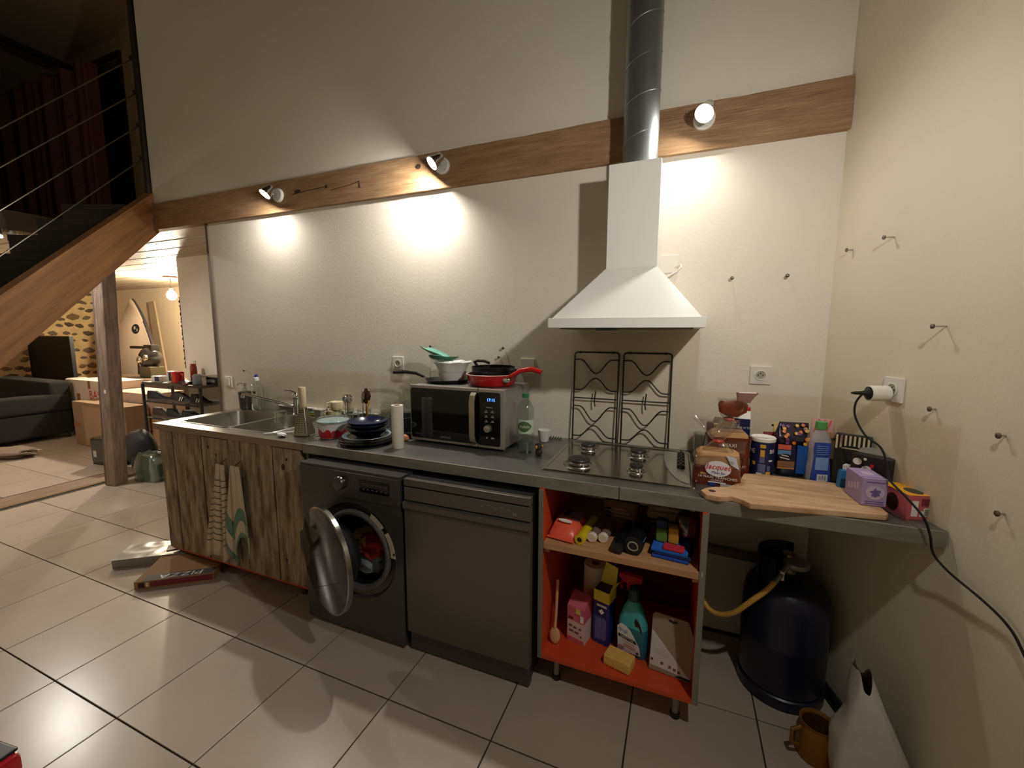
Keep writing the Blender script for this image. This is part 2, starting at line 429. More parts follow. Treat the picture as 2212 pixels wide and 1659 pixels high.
for k in range(9):
    t = .04+k*.17; c = sp(t); z = (zt(t)+zb(t))/2+.04
    ax = u_.normalized()
    a = c-side*.06; b = c-side*.57
    mb = MB(); hw = .125
    mb.loft([[(*(a+ax*hw).xy, z-.02), (*(b+ax*hw).xy, z-.02), (*(b-ax*hw).xy, z-.02), (*(a-ax*hw).xy, z-.02)], [(*(a+ax*hw).xy, z+.02), (*(b+ax*hw).xy, z+.02), (*(b-ax*hw).xy, z+.02), (*(a-ax*hw).xy, z+.02)]])
    mb.build('tread', tread_m, st)
    rz0 = z-.02-.175; mb = MB(); e0, e1 = a+ax*(-hw+.02), b+ax*(-hw+.02); f0, f1 = a+ax*(-hw+.005), b+ax*(-hw+.005)
    if rz0 > .02:
        mb.loft([[(*e0.xy, rz0), (*e1.xy, rz0), (*f1.xy, rz0), (*f0.xy, rz0)], [(*e0.xy, z-.02), (*e1.xy, z-.02), (*f1.xy, z-.02), (*f0.xy, z-.02)]]); mb.build('riser', tread_m, st)
rl = T('cable_railing', 'steel stair railing of four tensioned cables on a dark post', 'railing', (0, 0, 0))
MB().box((-4.655, -.02, 2.47), (-4.615, .02, 5.2), .004).build('post', M('dark steel', (50, 42, 36), .5, .5), rl)
for (z0, z1, x1, y1) in ((3.60, 2.724, -4.57, -.812), (3.35, 2.484, -4.558, -.84), (3.11, 2.219, -4.545, -.87), (2.86, 1.939, -4.531, -.902)):
    a, b = Vector((-4.67, .0, z0)), Vector((x1, y1, z1)); d = b-a
    cb = MB().tube([a, a+d*.5, b, b+d*.35], .0045, 6).build('cable', M('bright cable', (120, 112, 100), .3, 1.), rl)
    MB().box((-4.69, -.022, z0-.012), (-4.61, -.0, z0+.012), .003).build('clip', M('dark steel', (50, 42, 36)), cb)

# ================================================================== wall spots on the beam
def wall_spot(loc, n, label, power):
    bulb_m = M('lit bulb %d' % power, (255, 240, 210), .5, emit=((255, 250, 242), power))
    t = T('wall_spot', label, 'spotlight', loc, 0, 'spotlights on the beam')
    MB().lathe([(.045, 0), (.045, -.012), (.040, -.018), (.012, -.020)], axis='y', n=28).build('mount', white_m, t)
    n = Vector(n).normalized(); c = Vector((0, -.098, -.012)); q = n.to_track_quat('Z', 'Y').to_matrix().to_4x4()
    MB().tube([(0, -.018, 0), (.0, -.05, 0), c-n*.03+Vector((0, .01, .006))], .006, 8).build('arm', chrome_m, t)
    hb = MB(); hb.xf = Matrix.Translation(c) @ q
    hb.lathe([(.018, -.062), (.023, -.056), (.025, -.034), (.035, -.008), (.039, .012), (.036, .012), (.032, -.004), (.020, -.03)], n=28)
    hd = hb.build('lamp_head', chrome_m, t)
    bb = MB(); bb.xf = Matrix.Translation(c) @ q
    bb.lathe([(.0315, .004), (.0318, .010), (.024, .016), (.001, .0185)], n=28, cap0=False)
    bb.build('bulb', bulb_m, hd)
    for k in range(4):
        a_ = 2*math.pi*k/4+.4; rg = MB(); rg.xf = Matrix.Translation(c) @ q
        rg.lathe([(.0001, -.004), (.004, 0), (.0001, .004)], (.039*math.cos(a_), .039*math.sin(a_), .008), 8); rg.build('bead', chrome_m, hd)
wall_spot((-3.162, -.026, 2.393), (-.26, -.58, -.80), 'white and chrome wall spot nearest the staircase, lit', SPOT_A)
wall_spot((-1.875, -.026, 2.403), (-.53, -.56, -.66), 'white and chrome wall spot at the middle of the beam, lit', SPOT_B)
wall_spot((-.535, -.026, 2.413), (-.27, -.63, -.72), 'white and chrome wall spot at the right of the duct, lit', SPOT_C)
wall_spot((-5.79, -.40, 2.27), (.32, -.25, -.91), 'wall spot glowing beneath the stairs, beyond the railing', SPOT_D)

# ================================================================== extractor hood and duct
hd = T('extractor_hood', 'white pyramid extractor hood above the hob', 'hood', (-.801, 0, 0))
MB().box((-.30, -.497, 1.4946), (.30, -.001, 1.535), .003).build('lip', white_m, hd)
MB().loft([[(-.285,-.485,1.535),(.285,-.485,1.535),(.285,-.001,1.535),(-.285,-.001,1.535)], [(-.110,-.252,1.757),(.110,-.252,1.757),(.110,-.001,1.757),(-.110,-.001,1.757)]]).build('canopy', white_m, hd)
MB().box((-.108, -.25, 1.757), (.108, -.001, 2.198), .002).build('chimney', white_m, hd)
MB().box((-.26, -.45, 1.489), (.26, -.05, 1.496)).build('grease_filter', grey_m, hd)
MB().box((-.10, -.495, 1.484), (-.02, -.47, 1.495)).build('switch_bar', black_m, hd)
du = T('exhaust_duct', 'galvanised spiral duct rising from the hood past the beam', 'duct', (-.794, -.118, 2.198))
dm = MB(); prof = [(.0765, 0), (.0765, 3.0)]
dm.lathe(prof, n=48).build('pipe', galv_m, du)
sm = MB(); sm.tube([(.0768*math.cos(t), .0768*math.sin(t), .02+t/(2*math.pi)*.155) for t in [i*2*math.pi/40 for i in range(40*19)]], .0022, 5)
sm.build('spiral_seam', galv_m, du)
hc = T('hood_cable', 'white hood power cable from the cable outlet beside the chimney', 'cable', (0, 0, 0))
MB().tube([(-.625, -.012, 1.785), (-.60, -.035, 1.79), (-.598, -.05, 1.775), (-.62, -.06, 1.755), (-.66, -.06, 1.735), (-.70, -.04, 1.715)], .004, 8).build('cord', whitep_m, hc)

# ================================================================== sockets, switches, screws
def socket(loc, label, xd=(1,0,0), kind='socket', group=None, w_=.084):
    X = Vector(xd).normalized(); ang = math.atan2(X.y, X.x)
    t = T('power_socket' if kind == 'socket' else ('light_switch' if kind == 'switch' else 'cable_outlet'), label, 'socket' if kind != 'switch' else 'switch', loc, ang, group)
    MB().box((-w_/2, -.009, -w_/2), (w_/2, 0, w_/2), .003).build('plate', whitep_m, t)
    if kind == 'socket':
        MB().lathe([(.022, -.0092), (.024, -.012), (.020, -.0125), (.0185, -.0095)], axis='y', n=28, cap0=False, cap1=False).build('rim', whitep_m, t)
        MB().lathe([(.0185, -.0093), (.001, -.0096)], axis='y', n=28).build('well', M('socket well', (176, 170, 156), .5), t)
        for dx, dz in ((-.009, 0), (.009, 0), (0, .008)):
            MB().lathe([(.003, -.0096), (.001, -.0102)], (dx, 0, dz), 10, axis='y').build('pin_hole', black_m, t)
    elif kind == 'switch':
        MB().box((-.022, -.014, -.03), (.022, -.008, .03), .002).build('rocker', whitep_m, t)
    return t
socket((-2.240, 0, 1.280), 'white socket on the wall left of the microwave')
socket((-1.368, 0, 1.290), 'blank white outlet plate half hidden behind the red pan handle', kind='outlet')
socket((-.240, 0, 1.285), 'white socket on the wall above the bread and boxes')
socket((-.653, 0, 1.800), 'white cable outlet beside the hood chimney', kind='outlet')
socket((-3.865, 0, 1.085), 'white light switch at the left end of the kitchen wall', kind='switch')
socket((-5.72, .85, 1.11), 'white light switch on the alcove wall behind the shoe rack', kind='switch')
WX = (SA, -CA, 0)
socket(rw(.395, 1.285), 'white socket plate on the right wall carrying the round adaptor', WX)
ad = T('plug_adaptor', 'round white plug adaptor plugged in the right wall socket', 'plug', rw(.385, 1.27, .0135), ANG-math.pi/2)
adm = MB(); adm.xf = Matrix.Rotation(-R(0), 4, 'Z'); adm.lathe([(.024, 0), (.027, -.004), (.027, -.060), (.0235, -.062), (.0225, -.052), (.001, -.050)], axis='y', n=32)
adm.build('barrel', whitep_m, ad)
def screw(loc, label, xd=(1,0,0), ln=.022):
    X = Vector(xd).normalized(); t = T('wall_screw', label, 'screw', loc, math.atan2(X.y, X.x))
    MB().lathe([(.0025, 0), (.0025, -ln)], axis='y', n=8).build('shank', steel_m, t)
    MB().lathe([(.003, -ln), (.0075, -ln-.001), (.0078, -ln-.004), (.004, -ln-.006)], axis='y', n=14).build('head', M('screw steel', (120, 114, 104), .4, .9), t)
screw((-.383, 0, 1.721), 'small screw in the wall right of the hood cable')
screw((-.170, 0, 1.722), 'small screw in the back wall near the right corner')
screw((-1.986, 0, 1.390), 'small screw in the wall above the white bowls')
screw((-1.508, 0, 1.387), 'small screw in the wall above the black pan')
screw((-3.650, 0, 1.182), 'small screw in the wall above the soap dispenser')
screw((-1.535, 0, 1.335), 'small screw in the wall just behind the black pan, lower of two')
for s_, z, lb, ln in ((.315, 1.805, 'highest screw in the right wall, long shank', .03), (.107, 1.802, 'screw in the right wall closest to the corner', .02), (.558, 1.497, 'big screw in the right wall, above and right of the plug', .035),
                  (.557, 1.247, 'short screw in the right wall just right of the plugged socket', .014), (.765, 1.216, 'upper of two screws at the right edge of the right wall', .014), (.79, 1.018, 'lower of two screws at the right edge of the right wall', .014)):
    screw(rw(s_, z), lb, WX, ln)

# ================================================================== clear splashback sheets
def sheet(x0, x1, z1, label):
    o = MB().box((x0, -.006, .901), (x1, -.002, z1)).build('splashback_sheet', plexi_m); tag(o, label, 'splashback')
sheet(-3.571, -2.42, 1.205, 'clear splashback sheet behind the sink')
sheet(-2.38, -1.345, 1.200, 'clear splashback sheet behind the microwave')
sheet(-1.120, -.502, 1.478, 'tall clear splashback sheet behind the hob')
sheet(-.498, -.01, 1.200, 'clear splashback sheet behind the bread and boxes')
sb = MB(); a, b = rw(.01, 0, .006), rw(.650, 0, .006); c, d = rw(.650, 0, .002), rw(.01, 0, .002)
sb.loft([[(p.x, p.y, .901) for p in (a, b, c, d)], [(p.x, p.y, 1.21) for p in (a, b, c, d)]])
o = sb.build('splashback_sheet', plexi_m); tag(o, 'clear splashback sheet on the right wall behind the tea boxes', 'splashback')

# ================================================================== KITCHEN UNITS
# sink cabinet with worn planks
sc = T('sink_cabinet', 'low cabinet faced with worn painted planks under the sink', 'cabinet', (0, 0, 0))
MB().box((-3.60, -.612, .09), (-3.582, -.02, .855)).build('side_panel', chip_m, sc)
MB().box((-2.418, -.612, .09), (-2.400, -.02, .855)).build('side_panel', chip_m, sc)
MB().box((-3.60, -.625, .072), (-2.400, -.02, .092)).build('bottom_panel', orange_m, sc)
MB().box((-3.58, -.034, .09), (-2.42, -.02, .855)).build('back_panel', M('dark chipboard', (70, 52, 40), .8), sc)
MB().box((-3.58, -.612, .78), (-2.42, -.598, .855)).build('front_rail', M('dark chipboard', (70, 52, 40), .8), sc)
xs = [(-3.604, -3.486), (-3.472, -3.212), (-3.196, -2.970), (-2.963, -2.866), (-2.857, -2.614), (-2.603, -2.400)]
for k, (x0, x1) in enumerate(xs):
    pb = MB(); n = 14; L = []
    for i in range(n+1):
        z = .088+(.866-.088-.004*(k % 3))*i/n; j0 = .004*noise.noise(Vector((k*5, z*6, 0))); j1 = .004*noise.noise(Vector((k*5+2, z*6, 9)))
        L.append([(x0+j0, -.634+.002*(k % 2), z), (x1+j1, -.634+.002*(k % 2), z), (x1+j1, -.613, z), (x0+j0, -.613, z)])
    pb.loft(L); pb.build('plank', plank_m, sc, sharp=25)
rng = random.Random(3)
for (x, z, s_) in ((-3.14, .80, .012), (-3.07, .76, .009), (-2.53, .755, .018), (-2.50, .80, .009), (-3.12, .55, .009), (-2.55, .22, .010)):
    kb = MB(); kb.lathe([(1, 0), (.6, .001)], n=12, axis='y', cap0=False)
    for v in kb.bm.verts: v.co = Vector((x+v.co.x*s_*.7, -.6345-v.co.y*.6, z+v.co.z*s_))
    kb.build('knot', M('dark knot', (62, 40, 24), .8), sc)
for x in (-3.50, -2.50):
    for y in (-.57, -.08):
        MB().lathe([(.02, 0), (.02, .075)], (x, y, 0), 14).build('leg', M('dark leg', (60, 52, 46), .5), sc)
for x in (-2.985, -2.865):
    MB().tube([(x, -.634, .745), (x, -.655, .735), (x, -.668, .722), (x, -.672, .735)], .004, 6).build('hook', chrome_m, sc)

# tea towels on the hooks
def towel(name, label, cx, top, halfs, bottoms, mat, bands=(), ph=0.):
    t = T(name, label, 'towel', (cx, -.665, top))
    def fn_for(v0, v1):
        def fn(u, v):
            q = v0+(v1-v0)*v
            wd = halfs[0]+(halfs[1]-halfs[0])*min(1, q*1.25)
            cen = halfs[2]*q
            x = cen+(u-.5)*2*wd
            bt = bottoms[0]+(bottoms[1]-bottoms[0])*u+bottoms[2]*math.sin(u*9+ph)
            y = -.014*q*math.cos((u-.5)*15+ph)-.022*(1-abs(u-.5)*1.6)*(1-.4*q)+.004*math.sin(u*21)
            return (x, y, -bt*q+.010*(1-(2*u-1)**2)*(1-q))
        return fn
    mb = MB(); mb.grid(fn_for(0, 1), 26, 16, .004); mb.build('cloth', mat, t, sharp=180)
    for (v0, v1, m, nm) in bands:
        mb = MB(); mb.grid(fn_for(v0, v1), 26, 3, .006); mb.build(nm, m, t, sharp=180)
    return t
lin_m = M('linen towel', (196, 180, 152), .95, bump=(80, .2, I3)); green_m = M('sage green band', (104, 132, 112), .95, bump=(80, .2, I3)); stripe_m = M('dark stripe', (70, 62, 54), .95)
towel('tea_towel', 'narrow linen tea towel with dark cross stripes, left of two on the planks', -2.99, .72, (.030, .098, -.075), (.56, .57, .02), lin_m,
      [(.16+.066*k, .168+.066*k, stripe_m, 'stripe') for k in range(11)], 1.0)
towel('tea_towel', 'linen tea towel with sage green bands, right of two on the planks', -2.868, .725, (.032, .100, -.035), (.50, .50, .09), lin_m, [(.58, .76, green_m, 'green_band'), (.93, 1.0, green_m, 'green_band')], 4.0)

# stainless sink
sk = T('sink', 'stainless steel double bowl sink with drainer', 'sink', (0, 0, 0))
mb = MB(); Z0, Z1 = .862, .900
mb.box((-3.662, -.631, Z0), (-2.378, -.535, Z1)); mb.box((-3.662, -.125, Z0), (-2.378, -.002, Z1)); mb.box((-3.662, -.535, Z0), (-3.565, -.125, Z1))
mb.box((-3.105, -.535, .885), (-3.082, -.125, Z1)); mb.box((-2.745, -.535, .885), (-2.378, -.125, Z1))
mb.build('steel_top', steel_m, sk)
MB().box((-3.665, -.637, .863), (-2.380, -.631, .901), .002).build('front_edge', M('dull steel edge', (150, 132, 112), .45, .6), sk)
for (cx, w_) in ((-3.335, .455), (-2.9135, .335)):
    b = MB(); cy, h_ = -.33, .405
    b.loft([rr(cx, cy, w_+.035, h_+.035, .05, .9005), rr(cx, cy, w_+.03, h_+.03, .05, .904), rr(cx, cy, w_, h_, .045, .902), rr(cx, cy, w_-.03, h_-.03, .05, .76), rr(cx, cy, w_-.08, h_-.08, .05, .745)], cap0=False)
    bo = b.build('basin', M('brushed basin', (165, 160, 150), .34, 1.0), sk, sharp=50)
    MB().lathe([(.04, .747), (.038, .749), (.012, .746)], (cx, cy, 0), 20, cap0=False).build('drain', chrome_m, bo)
for k in range(7):
    MB().tube([(-2.70+.045*k, -.50, .9005), (-2.70+.045*k, -.16, .9005)], .004, 6).build('drainer_groove', steel_m, sk)
MB().box((-3.30, -.024, .9), (-2.40, -.008, .934), .002).build('upstand', M('grey upstand', (120, 118, 110), .5), sk)
MB().box((-3.30, -.030, .934), (-2.40, -.006, .944), .003).build('upstand_cap', whitep_m, sk)
fa = T('mixer_tap', 'chrome mixer tap with a long swivel spout behind the sink', 'tap', (-3.05, -.085, .9))
MB().lathe([(.026, 0), (.026, .006), (.021, .012), (.021, .105), (.024, .11), (.024, .145), (.018, .155), (.001, .156)], n=24).build('body', chrome_m, fa)
MB().tube([(-.015, -.015, .06), (-.10, -.05, .088), (-.24, -.095, .120), (-.335, -.125, .142), (-.352, -.131, .140), (-.356, -.133, .118)], [.011,.011,.011,.011,.012,.012], 12).build('spout', chrome_m, fa)
MB().tube([(0, 0, .152), (-.035, -.012, .166), (-.075, -.03, .168)], [.011, .009, .006], 10).build('lever', chrome_m, fa)

# worktop
wt = T('worktop', 'long zinc-topped kitchen worktop running to the right wall', 'worktop', (0, 0, 0))
xr = lambda y: SA*(-y)/CA-.002
MB().prism([(-2.377, -.629), (xr(-.629), -.629), (xr(-.001), -.001), (-2.377, -.001)], .856, .900).build('slab', zinc_m, wt)
MB().box((-2.377, -.637, .852), (-.772, -.629, .9015), .003).build('edge_strip', zincedge_m, wt)
MB().box((-.769, -.637, .852), (.166, -.629, .9015), .003).build('edge_strip', zincedge_m, wt)
MB().box((-2.396, -.60, .10), (-2.378, -.05, .856)).build('support_panel', chip_m, wt)

# washing machine
wm = T('washing_machine', 'dark grey front-loading washing machine with its round door ajar', 'washing machine', (-2.305, -.717, 0))
W_, H_ = .60, .837
bd = MB(); cxd, czd, rad = .322, .435, .185
N = 48; outer = []; 
def sqpt(a):
    c, s_ = math.cos(a), math.sin(a)
    sx = (W_-cxd if c > 0 else cxd)/max(abs(c), 1e-6); sz = (H_-czd if s_ > 0 else czd-.02)/max(abs(s_), 1e-6)
    q = min(sx, sz); return (cxd+c*q, czd+s_*q)
angs = sorted(set([2*math.pi*i/N for i in range(N)]+[math.atan2(z-czd, x-cxd) % (2*math.pi) for x in (0, W_) for z in (.02, H_)]))
fo = [(x, 0, z) for x, z in map(sqpt, angs)]
fi = [(cxd+(rad+.055)*math.cos(a), 0, czd+(rad+.055)*math.sin(a)) for a in angs]
fi2 = [(cxd+(rad+.045)*math.cos(a), .018, czd+(rad+.045)*math.sin(a)) for a in angs]
fi3 = [(cxd+rad*math.cos(a), .022, czd+rad*math.sin(a)) for a in angs]
fo2 = [(x, .56, z) for x, _, z in fo]
bd.loft([fo2, fo, fi, fi2, fi3], cap0=True, cap1=False); bd.build('body', dark_m, wm, sharp=25)
dr = MB(); dr.lathe([(rad+.002, .02), (rad-.012, .05), (rad+.02, .09), (rad+.03, .36), (.001, .38)], (cxd, 0, czd), 40, cap0=False, cap1=False, axis='y')
dr.build('drum', M('drum interior', (34, 33, 34), .4, .5), wm)
gk = MB(); gk.tube([(cxd+(rad+.004)*math.cos(2*math.pi*i/48), .012, czd+(rad+.004)*math.sin(2*math.pi*i/48)) for i in range(49)], .015, 10, cap=False)
gk.build('door_gasket', M('grey rubber', (96, 94, 92), .5), wm)
MB().box((.0, -.006, .70), (W_, .0, H_-.012), .002).build('control_panel', dark_m, wm)
kn = MB(); kn.lathe([(.034, -.006), (.032, -.026), (.029, -.030), (.001, -.031)], (.262, 0, .770), 32, axis='y'); kn.build('program_knob', M('knob dark chrome', (100, 97, 94), .25, .9), wm)
MB().box((.375, -.0085, .742), (.545, -.005, .80), .002).build('display_panel', blackg_m, wm)
for k in range(2):
    for j in range(6): patch(wm, 'button_mark', M('faint marking', (96, 84, 80), .6), (.40+.025*j, -.0088, .758+.024*k), .012, .005)
text('LG', .022, 'lettering', M('faint marking', (96, 84, 80), .6), wm, (.04, -.0062, .815))
for (a0, a1, nm, rr_) in ((R(62), R(40), 'sticker', .215), (R(33), R(2), 'sticker', .222)):
    q = MB(); q.loft([[(cxd+p*math.cos(a0+(a1-a0)*i/8), y, czd+p*math.sin(a0+(a1-a0)*i/8)) for p, y in ((rr_-.012, .0035), (rr_+.018, -.0012), (rr_+.018, -.0005), (rr_-.012, .0042))] for i in range(9)])
    so = q.build(nm, M('paper sticker', (226, 214, 196), .6), wm)
patch(wm, 'door_catch', chrome_m, (cxd+.232, -.0002, czd+.03), .012, .012); patch(wm, 'door_catch', chrome_m, (cxd+.232, -.0002, czd-.03), .012, .012)
door = MB(); TH = R(21); RD = .243
dm_ = Matrix.Translation((.065, -.03, czd+.02)) @ Matrix.Rotation(-TH, 4, 'Z') @ Matrix.Translation((RD, 0, 0))
door.xf = dm_; door.lathe([(RD-.02, -.006), (RD, -.012), (RD, -.030), (RD-.010, -.034)], n=56, axis='y', cap1=False)
do = door.build('door', M('dark chrome rim', (150, 148, 144), .2, 1.0), wm)
dg = MB(); dg.xf = dm_; dg.lathe([(RD-.008, -.0335), (RD-.012, -.035), (.001, -.0352)], n=56, axis='y'); dg.build('glass_cover', M('smoked glass', (20, 19, 19), .07, spec=.4), do)
dh = MB(); dh.xf = dm_; dh.lathe([(.20, -.007), (.15, .02), (.14, .06), (.11, .09), (.001, .10)], n=40, axis='y', cap0=False); dh.build('glass_bowl', M('smoked bowl', (40, 40, 42), .1), do)
hh = MB(); hh.box((.03, -.055, czd-.03), (.075, .0, czd+.07), .006); hh.build('hinge', M('dark leg', (60, 52, 46), .5), wm)
for x in (.05, .55): MB().lathe([(.022, 0), (.022, .02)], (x, .06, 0), 12).build('foot', black_m, wm)
for (c, r, col, nm, lb, sd) in (((-1.955, -.60, .41), (.085, .07, .06), (196, 70, 58), 'garment', 'crumpled red garment in the washing machine drum', 1),
                     ((-2.02, -.59, .43), (.06, .06, .06), (190, 150, 60), 'garment', 'yellow garment bunched at the upper left of the drum', 2),
                     ((-1.965, -.62, .345), (.10, .06, .055), (150, 160, 168), 'garment', 'pale blue-grey garment below the red one in the drum', 3)):
    o = MB().blob(c, r, sd, .7, 2.2).build(nm, M('cloth '+str(sd), col, .95), None, sharp=180); tag(o, lb, 'clothing')

# dishwasher
dw = T('dishwasher', 'dark grey dishwasher beneath the worktop, between washer and orange cabinet', 'dishwasher', (-1.690, -.716, 0))
MB().box((.004, .02, .04), (.594, .57, .8354), .003).build('body', black_m, dw)
MB().box((.002, .0, .803), (.596, .03, .8354), .003).build('top_trim', darkp_m, dw)
MB().box((.002, .0, .738), (.596, .03, .798), .003).build('control_strip', darkp_m, dw)
dd = MB(); dd.loft([[(x, y, z) for y, z in ((.0, .105), (.0, .690), (-.012, .705), (-.012, .728), (.004, .733), (.03, .733), (.03, .105))] for x in (.002, .596)])
dd.build('door', darkp_m, dw, sharp=20)
MB().box((.006, .016, .012), (.592, .05, .098), .003).build('kick_plate', dark_m, dw)
for k in range(5): patch(dw, 'control_mark', M('faint print', (120, 112, 104), .6), (.385+.03*k, -.0005, .772+.006*(k % 2)), .016, .006)
for k in range(2): patch(dw, 'control_mark', M('faint print', (120, 112, 104), .6), (.225+.03*k, -.0005, .773), .010, .008)
patch(dw, 'control_mark', M('faint print', (120, 112, 104), .6), (.53, -.0005, .760), .018, .010)
for x in (.05, .54): MB().lathe([(.02, 0), (.02, .045)], (x, .08, 0), 12).build('foot', black_m, dw)

# open orange cabinet
oc = T('orange_cabinet', 'open orange cabinet on short legs with a birch middle shelf', 'cabinet', (-1.080, -.650, 0))
MB().box((0, 0, .115), (.018, .55, .853)).build('side_panel', orange_m, oc); MB().box((-.001, -.002, .115), (.0185, .0, .853)).build('edge_band', chip_m, oc)
MB().box((.598, 0, .115), (.616, .55, .853)).build('side_panel', orange_m, oc); MB().box((.5975, -.002, .115), (.6165, .0, .853)).build('edge_band', chip_m, oc)
MB().box((.616, 0, .115), (.6185, .55, .853)).build('outer_laminate', chip_m, oc)
MB().box((.018, 0, .115), (.598, .55, .133)).build('bottom_panel', orange_m, oc)
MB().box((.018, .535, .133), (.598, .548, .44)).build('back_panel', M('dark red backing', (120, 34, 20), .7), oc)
sh = MB(); sh.box((.019, -.004, .606), (.597, .53, .636), .004); sh.build('shelf', shelfw_m, oc)
for x in (.019, .577): MB().box((x, .02, .582), (x+.02, .5, .606)).build('shelf_bracket', shelfw_m, oc)
for x in (.07, .545):
    for y in (.05, .48):
        l = MB(); l.lathe([(.013, .02), (.013, .115)], (x, y, 0), 14); lo_ = l.build('leg', M('satin leg', (150, 146, 136), .4, .6), oc)
        MB().lathe([(.018, 0), (.018, .02)], (x, y, 0), 14).build('foot', black_m, lo_)
patch(oc, 'hinge_plate', chrome_m, (.607, -.0022, .63), .006, .02)

# gas hob
hb = T('gas_hob', 'stainless gas hob with four burners and black knobs', 'hob', (-1.105, -.56, .9002))
hbm = M('hob steel', (176, 172, 164), .16, 1.0)
h = MB(); h.loft([rr(.30, .255, .60, .51, .012, 0), rr(.30, .255, .60, .51, .012, .004), rr(.30, .255, .592, .502, .012, .008), rr(.30, .255, .572, .482, .015, .008), rr(.30, .255, .562, .472, .02, .004)]); h.build('plate', hbm, hb, sharp=20)
kp = MB(); kp.loft([[(.578-.105*math.cos(a_), .48-.43*math.sin(a_), z) for a_ in [i/16*math.pi/2 for i in range(17)]]+[(.5785, .48, z)] for z in (.0042, .0068)])
kp.build('knob_panel', M('brushed knob panel', (196, 194, 190), .4, .8), hb)
def burner(x, y, r):
    b = MB(); b.lathe([(r*1.45, .004), (r*1.4, .008), (r*1.15, .006)], (x, y, 0), 32, cap0=False, cap1=False); bo = b.build('burner', steel_m, hb)
    MB().lathe([(r*.92, .006), (r*.95, .020), (r*.80, .022)], (x, y, 0), 32).build('burner_ring', M('aluminium ring', (180, 172, 158), .35, .9), bo)
    MB().lathe([(r, .0225), (r*1.02, .027), (r*.95, .032), (r*.55, .0335), (r*.5, .031), (.001, .031)], (x, y, 0), 32).build('burner_cap', M('burner cap', (42, 38, 36), .45), bo)
    MB().lathe([(.003, .006), (.003, .02)], (x+r*.6, y-r*1.0, 0), 8).build('igniter', whitep_m, bo)
for x, y, r in ((.135, .130, .048), (.122, .385, .036), (.362, .365, .036), (.375, .135, .027)): burner(x, y, r)
for k in range(5):
    kx, ky = .548, .232+.048*k
    q = MB(); q.lathe([(.016, .006), (.016, .012), (.014, .022), (.001, .023)], (kx, ky, 0), 18); ko = q.build('knob', black_m, hb)
    MB().box((kx-.0045, ky-.015, .020), (kx+.0045, ky+.015, .030), .002).build('knob_grip', black_m, ko)
gr_n = 0
def grate(x0, label):
    t = T('pan_support', label, 'grate', (x0, -.036, .9085), 0, None); lean = math.atan2(.024, .465); t.rotation_euler = (-lean, 0, 0)
    Wg, Hg = .228, .466; f = MB(); r = .0042; c = .014
    f.tube([(0, 0, 0), (0, 0, Hg-c), (.004, 0, Hg-.004), (c, 0, Hg), (Wg-c, 0, Hg), (Wg-.004, 0, Hg-.004), (Wg, 0, Hg-c), (Wg, 0, 0)], r, 8); f.build('frame', matblack_m, t)
    def wave(h0, h1):
        pts = []
        for i in range(25):
            u = i/24
            q = 0 if u < .14 or u > .86 else (.5-.5*math.cos((u-.14)/.36*math.pi) if u < .5 else .5-.5*math.cos((.86-u)/.36*math.pi))
            pts.append((u*Wg, -.004, (h0+(h1-h0)*q)*Hg))
        MB().tube(pts, .0034, 7).build('bar', matblack_m, t)
    wave(.918, .765); wave(.577, .712); wave(.393, .226); wave(.05, .178)
    MB().tube([(0, -.003, .484*Hg), (Wg, -.003, .484*Hg)], .0034, 7).build('bar', matblack_m, t)
    MB().tube([(Wg*.51, -.008, .395*Hg), (Wg*.49, -.008, .45*Hg), (Wg*.50, -.008, .51*Hg), (Wg*.51, -.008, .57*Hg)], .0034, 7).build('bar', matblack_m, t)
    for x in (.03, Wg-.03): MB().lathe([(.006, -.005), (.006, .005)], (x, 0, Hg), 8, axis='x').build('rubber_foot', black_m, t)
grate(-1.098, 'left black wire pan support leaning on the wall behind the hob')
grate(-.846, 'right black wire pan support leaning on the wall behind the hob')

# microwave
mw = T('microwave', 'silver microwave with a dark glass door and blue clock on the worktop', 'microwave', (-1.890, -.375, .9), R(-1.5))
sil = M('silver plastic', (176, 168, 156), .35, .5)
MB().box((.004, .022, .014), (.541, .335, .303), .004).build('casing', M('silver casing', (168, 166, 162), .35, .7), mw)
MB().box((.0, 0, .012), (.545, .024, .305), .006).build('front_frame', sil, mw)
dg = MB(); dg.loft([rr(.2075, .1585, .395, .262, .012, y, plane='xz') for y in (-.0035, .002)]); dg.build('door_glass', M('microwave glass', (14, 14, 15), .05, spec=.6), mw)
cp = MB(); cp.loft([rr(.4665, .1585, .118, .262, .010, y, plane='xz') for y in (-.0035, .002)]); cp.build('control_panel', blackg_m, mw)
MB().box((.4045, -.001, .010), (.4065, .02, .306)).build('door_gap', black_m, mw)
hl = MB(); hl.loft([[(.372, y, z), (.402, y-.003, z), (.402, y+.004, z), (.372, y+.006, z)] for z, y in ((.032, -.006), (.045, -.022), (.075, -.032), (.24, -.032), (.272, -.022), (.286, -.006))])
hl.build('handle', M('brushed handle', (196, 184, 160), .3, .8), mw, sharp=25)
text('17:15', .020, 'clock_display', M('blue led', (40, 90, 255), .5, emit=((70, 130, 255), 5)), mw, (.478, -.004, .253))
mk = M('pale marking', (150, 146, 140), .6)
for r_ in range(3):
    for c_ in range(2): patch(mw, 'button', mk, (.452+.034*c_, -.0037, .193-.024*r_), .018, .0035); patch(mw, 'button', mk, (.452+.034*c_, -.0037, .199-.024*r_), .007, .006)
patch(mw, 'button', mk, (.468, -.0037, .217), .036, .004); patch(mw, 'button', mk, (.455, -.0037, .067), .010, .008); patch(mw, 'button', mk, (.486, -.0037, .067), .016, .008)
MB().lathe([(.019, -.003), (.017, -.020), (.001, -.022)], (.462, 0, .113), 28, axis='y').build('dial', M('silver dial', (190, 182, 170), .3, .8), mw)
